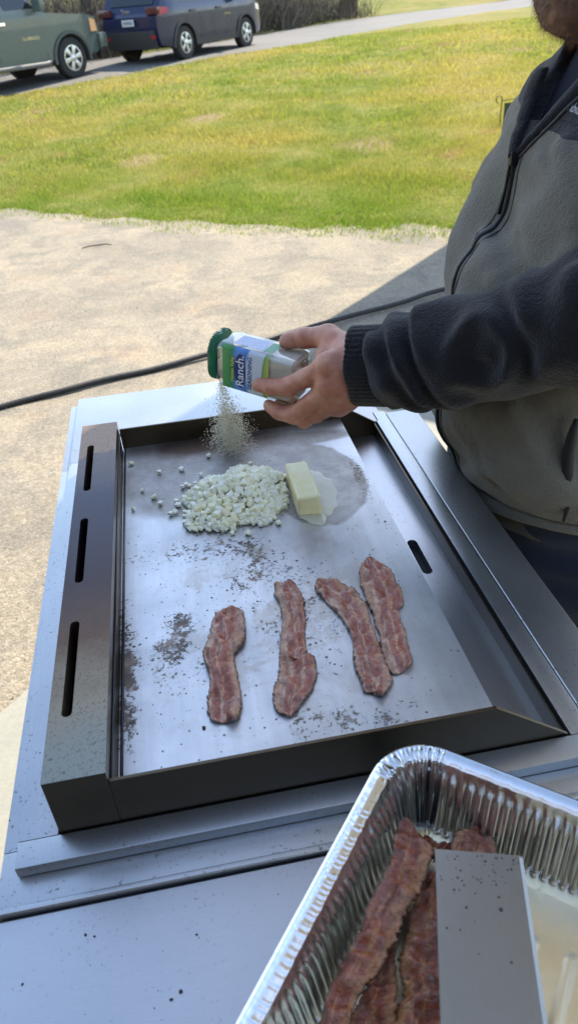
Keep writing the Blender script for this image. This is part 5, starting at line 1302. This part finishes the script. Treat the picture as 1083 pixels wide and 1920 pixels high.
def person():
    root = empty('person', (.58, .93, .0)); inv = Matrix.Translation((-.58, -.93, 0))
    def put(o): o.parent = root; o.matrix_parent_inverse = inv; return o
    skin = MatB('skin'); c = skin.co(); n = skin.noise(c, 28, 4, .6); n2 = skin.noise(c, 320, 3, .6)
    col = skin.ramp(skin.math('ADD', skin.math('MULTIPLY', n, .7), skin.math('MULTIPLY', skin.noise(c, 95, 3, .6), .3)), [(.32, (.46, .165, .10)), (.5, (.58, .255, .165)), (.68, (.68, .37, .245))])
    skin.set(color=col, rough=.48, sss=.12, spec=.45); skin.b.inputs['Subsurface Scale'].default_value = .006; skin.b.inputs['Subsurface Radius'].default_value = (1, .35, .2)
    vor_ = skin.vor(c, 900); skin.bump(skin.math('ADD', n2, skin.math('MULTIPLY', vor_, .8)), .22, .0008)
    # body: head and neck, forearm and hand, torso core, other arm, legs, in one mesh
    V1, F1 = surfnet(hand_d, (.088, .840, .985), (.31, 1.03, 1.150), .0017)
    def rest(X, Y, Z):
        d = head_d(X, Y, Z)
        d = smin(d, smax(torso(X, Y, Z, -.040), Z-1.40, .02), .03)
        d = smin(d, cap(X, Y, Z, (.60, 1.12, 1.33), (.66, 1.16, 1.08), .05, .042), .03); d = smin(d, cap(X, Y, Z, (.66, 1.16, 1.08), (.64, 1.15, .87), .040, .026), .02)
        d = smin(d, ell(X, Y, Z, (.635, 1.15, .81), (.022, .040, .058)), .02)
        for q in range(4): d = smin(d, cap(X, Y, Z, (.635, 1.125+.018*q, .78), (.630, 1.122+.02*q, .705+.006*abs(q-1.5)), .0095, .008), .006)
        d = smin(d, cap(X, Y, Z, (.62, 1.125, .83), (.605, 1.105, .76), .012, .009), .012)
        d = smin(d, cap(X, Y, Z, (.60, .74, 1.34), (.47, .73, 1.205), .048, .04), .03); d = smin(d, cap(X, Y, Z, (.47, .73, 1.205), (.28, .868, 1.115), .038, .028), .02)
        for sy in (-1, 1):
            d = smin(d, cap(X, Y, Z, (.61, CY+sy*.085, .88), (.60, CY+sy*.11, .48), .070, .050), .03); d = smin(d, cap(X, Y, Z, (.60, CY+sy*.11, .48), (.62, CY+sy*.12, .09), .056, .036), .03)
            d = smin(d, cap(X, Y, Z, (.63, CY+sy*.12, .05), (.47, CY+sy*.14, .04), .034, .028), .02)
        return d
    V2, F2 = surfnet(rest, (.26, .65, .0), (.80, 1.22, 1.82), .0085)
    V = np.concatenate([V1, V2]); F = np.concatenate([F1, F2+len(V1)])
    o = put(fast_mesh('body', V, F, skin, None, True))
    # nails: thumb and index
    nail = simple('finger_nail', (.60, .40, .33), .3)
    # --- jacket
    fl = MatB('grey_fleece'); c = fl.co(); z = fl.sep(c); n = fl.noise(c, 420, 3, .7); n2 = fl.noise(c, 14, 4, .6)
    yk = fl.math('SUBTRACT', z[2], fl.math('MULTIPLY', fl.math('SUBTRACT', z[1], .8), .10))
    yoke = fl.math('GREATER_THAN', yk, YK)
    grey = fl.ramp(n2, [(.3, (.185, .172, .138)), (.7, (.24, .225, .18))]); dark = (.026, .027, .034)
    col = fl.mix(yoke, grey, dark); seam = fl.math('LESS_THAN', fl.math('ABSOLUTE', fl.math('SUBTRACT', yk, YK+.012)), .0011)
    col = fl.mix(seam, col, (.008, .008, .012)); col = fl.mix(fl.ramp(n, [(.35, .35), (.6, 0)]), col, fl.mix(.5, col, 0.0))
    fl.set(color=col, rough=.95, spec=.1, sheen=.35, sheenr=.5); fl.bump(fl.math('ADD', n, fl.math('MULTIPLY', fl.noise(c, 150, 4, .7), 1.2)), .8, .003)
    def collar(X, Y, Z):
        r = np.sqrt(((X-.583)/1.0)**2+((Y-.935)/1.02)**2); R0 = .086-.10*(Z-1.40); return smax(smax(r-R0-.004, R0-.004-r, .003), smax(1.385-Z, Z-1.468+.12*(.58-X), .004), .004)
    def jk(X, Y, Z):
        d = smin(jacket_d(X, Y, Z), collar(X, Y, Z), .006); d = smax(d, -(neckV(X, Y, Z)), .006); d = smax(d, Z-1.475+.0*X, .01)
        inner = torso(X, Y, Z, -.014); return smax(d, -smax(inner, -(Z-1.345), .01), .004)
    V, F = surfnet(jk, (.33, .64, .855), (.78, 1.22, 1.50), .0042); jac = put(fast_mesh('jacket', V, F, fl, None, True))
    dk = MatB('charcoal_fleece'); c = dk.co(); n = dk.noise(c, 420, 3, .7); n2 = dk.noise(c, 10, 4, .6)
    col = dk.ramp(n2, [(.3, (.010, .010, .0125)), (.7, (.017, .0165, .020))]); col = dk.mix(dk.ramp(n, [(.35, .4), (.6, 0)]), col, (.012, .012, .015)); col = dk.mix(dk.ramp(n, [(.62, 0), (.75, .5)]), col, (.07, .07, .08))
    dk.set(color=col, rough=.95, spec=.1, sheen=.3, sheenr=.5); dk.bump(dk.math('ADD', n, dk.math('MULTIPLY', dk.noise(c, 130, 4, .7), 1.4)), .65, .003)
    V, F = surfnet(sleeve_d, (.20, .60, 1.00), (.72, .98, 1.46), .0036); put(fast_mesh('sleeve', V, F, dk, None, True))
    V, F = surfnet(cuff_d, (.16, .82, 1.02), (.31, .98, 1.18), .0016); put(fast_mesh('cuff', V, F, dk, None, True))
    def sl2(X, Y, Z):
        d = smin(cap(X, Y, Z, (.60, 1.12, 1.33), (.66, 1.16, 1.08), .078, .062), cap(X, Y, Z, (.66, 1.16, 1.08), (.64, 1.15, .87), .060, .045), .03)
        return smax(d+.003*FS2(X, Y, Z), .86-Z, .01)
    V, F = surfnet(sl2, (.50, 1.03, .84), (.80, 1.28, 1.44), .007); put(fast_mesh('sleeve', V, F, dk, None, True))
    # undershirt seen in the open neck
    def us(X, Y, Z): return smax(torso(X, Y, Z, -.0135)+.0015*FB(X, Y, Z), smax(Z-1.45, 1.335-Z, .004), .004)
    V, F = surfnet(us, (.40, .72, 1.14), (.72, 1.14, 1.44), .006); put(fast_mesh('undershirt', V, F, simple('navy_knit', (.012, .014, .03), .95), None, True))
    # front line helper on torso: x of jacket surface for (y,z)
    def surf_x(y, z, fn=jacket_d):
        xs = np.linspace(.30, .62, 400); d = fn(xs, np.full(400, y), np.full(400, z)); i = np.argmax(d < 0); return xs[i] if d[i] < 0 else .45
    # zipper
    zp = [(surf_x(CY, z)-.0015, CY, z) for z in np.linspace(.885, 1.338, 60)]
    s = MB(); s.tube(zp, .0030, 8); zo = put(s.build('zipper', simple('zip_teeth', (.018, .018, .02), .45), None, True))
    for dy in (-.011, .011):
        q = [(surf_x(CY+dy, z)-.0006, CY+dy, z) for z in np.linspace(.885, 1.338, 60)]; s = MB(); s.tube(q, .0012, 6); put(s.build('zip_stitching', simple('stitch_thread', (.07, .07, .07), .8), None, True))
    x0 = surf_x(CY, 1.33); s = MB(); s.box(x0-.010, x0-.001, CY-.005, CY+.005, 1.326, 1.342, bev=.002)
    s.tube([(surf_x(CY, z_)-o_, CY+.001*k_, z_) for k_, (z_, o_) in enumerate(((1.328, .008), (1.315, .007), (1.300, .006), (1.285, .007), (1.270, .006)))], [.002, .0026, .0020, .0028, .0032], 8)
    put(s.build('zipper_pull', simple('zip_pull_metal', (.02, .02, .022), .35, .6), None, 40))
    # collar flaps (unzipped, folded open): strips rising from the opening edge
    def out_w(t): return .004+.024*t**.6
    for sy in (-1, 1):
        V = []; F = []; n = 26; K = 7
        for i in range(n):
            t = i/(n-1); z = 1.338+.085*t; w_ = float(np.interp(z, [1.340, 1.38, 1.42, 1.50], [.0, .020, .040, .055])); y = CY+sy*w_
            for j in range(K):
                q = j/(K-1); yy = y+sy*(out_w(t)*q-.002); xx = surf_x(yy, min(z, 1.425))
                V.append((xx-.003-.007*math.sin(q*math.pi)**.7-.004*t, yy, z-.004*q+.10*max(0, t-.8)*0))
        for i in range(n-1):
            for j in range(K-1): F.append((i*K+j, i*K+j+1, (i+1)*K+j+1, (i+1)*K+j))
        o = put(mesh('collar_flap', V, F, dk, None, True)); md = o.modifiers.new('thick', 'SOLIDIFY'); md.thickness = .005
        s = MB(); s.tube([V[i*K+K-1] for i in range(n)], .0022, 6); put(s.build('zip_edge', simple('zip_tape', (.05, .052, .055), .5), None, True))
    # collar back
    # white inner tag strip at neck
    # logo lettering snapped on the chest
    lg = text_mesh('chest_lettering', 'umbia', .0125, Matrix.Identity(4), simple('embroidery_white', (.62, .63, .65), .7), None, .0)
    cy0, cz0, rot = .891, 1.389, -.15
    me = lg.data
    for v in me.vertices:
        a = v.co.x*math.cos(rot)-v.co.y*math.sin(rot); b_ = v.co.x*math.sin(rot)+v.co.y*math.cos(rot)
        y = cy0-a*.93; z = cz0+b_; v.co = Vector((surf_x(y, z)-.0022, y, z))
    put(lg)
    # hem band
    th = np.linspace(0, 2*math.pi, 140, endpoint=False); s = MB(); q = []
    for t in th:
        cx, a, b_ = np.interp(.887, TZ, TCX), np.interp(.887, TZ, TA), np.interp(.887, TZ, TB_); q.append((cx+(a+.001)*math.cos(t), CY+(b_+.001)*math.sin(t), .882+.003*math.sin(5*t)))
    q.append(q[0]); s.tube(q, .009, 8, cap=False); put(s.build('hem_cord', fl, None, True))
    # pocket slit
    pk = [(.463, .741, 1.066), (.461, .741, 1.045), (.4605, .742, 1.02), (.463, .742, .995), (.468, .741, .97), (.474, .741, .945)]
    s = MB(); s.tube(pk, [.003, .006, .0075, .0075, .006, .003], 8); put(s.build('pocket_slit', M_BLACK, None, True))
    s = MB(); s.tube([(.4735, .739, .945), (.470, .738, .930), (.468, .738, .915)], [.0022, .003, .002], 6); put(s.build('pocket_zip_pull', M_BLACK, None, True))
    # --- jeans
    jn = MatB('denim'); c = jn.co(); n = jn.noise(c, 500, 2, .6); n2 = jn.noise(c, 9, 4, .6); jn.set(color=jn.ramp(n2, [(.3, (.010, .017, .036)), (.7, (.022, .034, .065))]), rough=.85, sheen=.2); jn.bump(n, .4, .001)
    FJ = Field(141, 7)
    def jd(X, Y, Z):
        d = torso(X, Y, np.maximum(Z, .86), -.014); d = smax(d, Z-.955, .006); d = smax(d, .70-Z, .03)
        for sy in (-1, 1):
            d = smin(d, cap(X, Y, Z, (.600, CY+sy*.09, .85), (.60, CY+sy*.11, .48), .110, .080), .05); d = smin(d, cap(X, Y, Z, (.60, CY+sy*.11, .48), (.62, CY+sy*.12, .07), .076, .060), .03)
        return smax(d+.004*FJ(X, Y, Z)+.0025*np.sin(Z*70+3*FJ(X*.5, Y*.5, Z*.5)), .05-Z, .01)
    V, F = surfnet(jd, (.42, .70, .03), (.80, 1.16, .97), .0068); put(fast_mesh('jeans', V, F, jn, None, True))
    # --- shirt tail showing below the hem
    def st(X, Y, Z): return smax(smax(torso(X, Y, np.maximum(Z, .86), -.004)+.003*FB(X, Y, Z), .835-Z, .006), Z-.90, .01)
    V, F = surfnet(st, (.40, .72, .82), (.78, 1.14, .92), .006); put(fast_mesh('shirt_tail', V, F, simple('grey_cotton', (.16, .15, .13), .95), None, True))
    for sy in (-1, 1):
        def sh(X, Y, Z): return smax(smin(cap(X, Y, Z, (.64, CY+sy*.12, .075), (.46, CY+sy*.14, .055), .050, .042), cap(X, Y, Z, (.64, CY+sy*.12, .07), (.64, CY+sy*.12, .12), .05, .05), .03), .018-Z, .01)
        V, F = surfnet(sh, (.38, CY+sy*.13-.09, .0), (.74, CY+sy*.13+.09, .2), .007); put(fast_mesh('shoe', V, F, simple('work_boot', (.10, .065, .04), .7), None, True))
    # --- beard: volume plus short strands
    bm_ = MatB('beard_hair'); g = bm_.n('ShaderNodeNewGeometry'); c = bm_.co(); n = bm_.noise(c, 60, 4)
    colb = bm_.ramp(n, [(.35, (.095, .052, .036)), (.58, (.24, .135, .09)), (.75, (.42, .26, .18))]); bm_.set(color=colb, rough=.7); bm_.bump(bm_.noise(c, 500, 3), .6, .002)
    f, l, u = head_local()
    def loc(X, Y, Z):
        P = [X-HC[0], Y-HC[1], Z-HC[2]]; return [P[0]*q[0]+P[1]*q[1]+P[2]*q[2] for q in (f, l, u)]
    FBd = Field(151, 40)
    def bd(X, Y, Z):
        a, b, c = loc(X, Y, Z); d = head_d(X, Y, Z)-.007-.0018*FBd(X, Y, Z)
        d = smin(d, ell(a, b, c, (.070, 0, -.108), (.030, .036, .026)), .02)
        lim = np.interp(np.abs(b), [0, .02, .05, .08], [-.030, -.034, -.045, .01]) 
        hole = cap(a, b, c, (.100, .014, -.052), (.100, -.014, -.052), .010, .010)
        d = smax(d, c-lim, .008); d = smax(d, -hole, .004); d = smax(d, -(a+.005)-.02, .01)
        return smax(d, -(c+.150), .01)
    V, F = surfnet(bd, (.33, .83, 1.40), (.60, 1.06, 1.68), .0035); put(fast_mesh('beard', V, F, bm_, None, True))
    g_ = np.random.default_rng(6); i = g_.integers(0, len(V), 16000); P = V[i]; nrm = P-(HC+f*.02-u*.04); nrm /= np.linalg.norm(nrm, axis=1)[:, None]
    dr = nrm*.6+f*.25-u*.55+g_.normal(0, .35, P.shape); dr /= np.linalg.norm(dr, axis=1)[:, None]; L = g_.uniform(.004, .013, len(P)); sd_ = np.cross(dr, g_.normal(size=P.shape)); sd_ /= np.linalg.norm(sd_, axis=1)[:, None]
    w_ = .00022; A = P-sd_*w_-dr*.002; B = P+sd_*w_-dr*.002; T = P+dr*L[:, None]
    o = put(fast_mesh('beard_strands', np.stack([A, B, T], 1).reshape(-1, 3), np.arange(3*len(P)).reshape(-1, 3), bm_, None)); o['kind'] = 'stuff'
    # hair cap and eyes
    def hr(X, Y, Z):
        a, b, c = loc(X, Y, Z); d = ell(a, b, c, (-.018, 0, .042), (.106, .086, .102))-.002*FBd(X, Y, Z); return smax(d, .02-(c-.9*a), .01)
    V, F = surfnet(hr, (.34, .82, 1.48), (.70, 1.08, 1.82), .005); put(fast_mesh('hair', V, F, bm_, None, True))
    for sy in (-1, 1):
        cpos = HC+f*.0735+l*sy*.031+u*.014; s = MB(); bmesh.ops.create_uvsphere(s.bm, u_segments=16, v_segments=10, radius=.0118, matrix=Matrix.Translation(Vector(cpos)))
        eo = put(s.build('eye', simple('eye_white', (.7, .7, .68), .2), None, True))
        s = MB(); bmesh.ops.create_uvsphere(s.bm, u_segments=14, v_segments=8, radius=.0055, matrix=Matrix.Translation(Vector(cpos+f*.0078))); put(s.build('iris', simple('iris_brown', (.05, .03, .02), .15), None, True))
    tag(root, 'bearded man in grey fleece jacket with charcoal sleeves shaking seasoning over the griddle', 'person')
person()
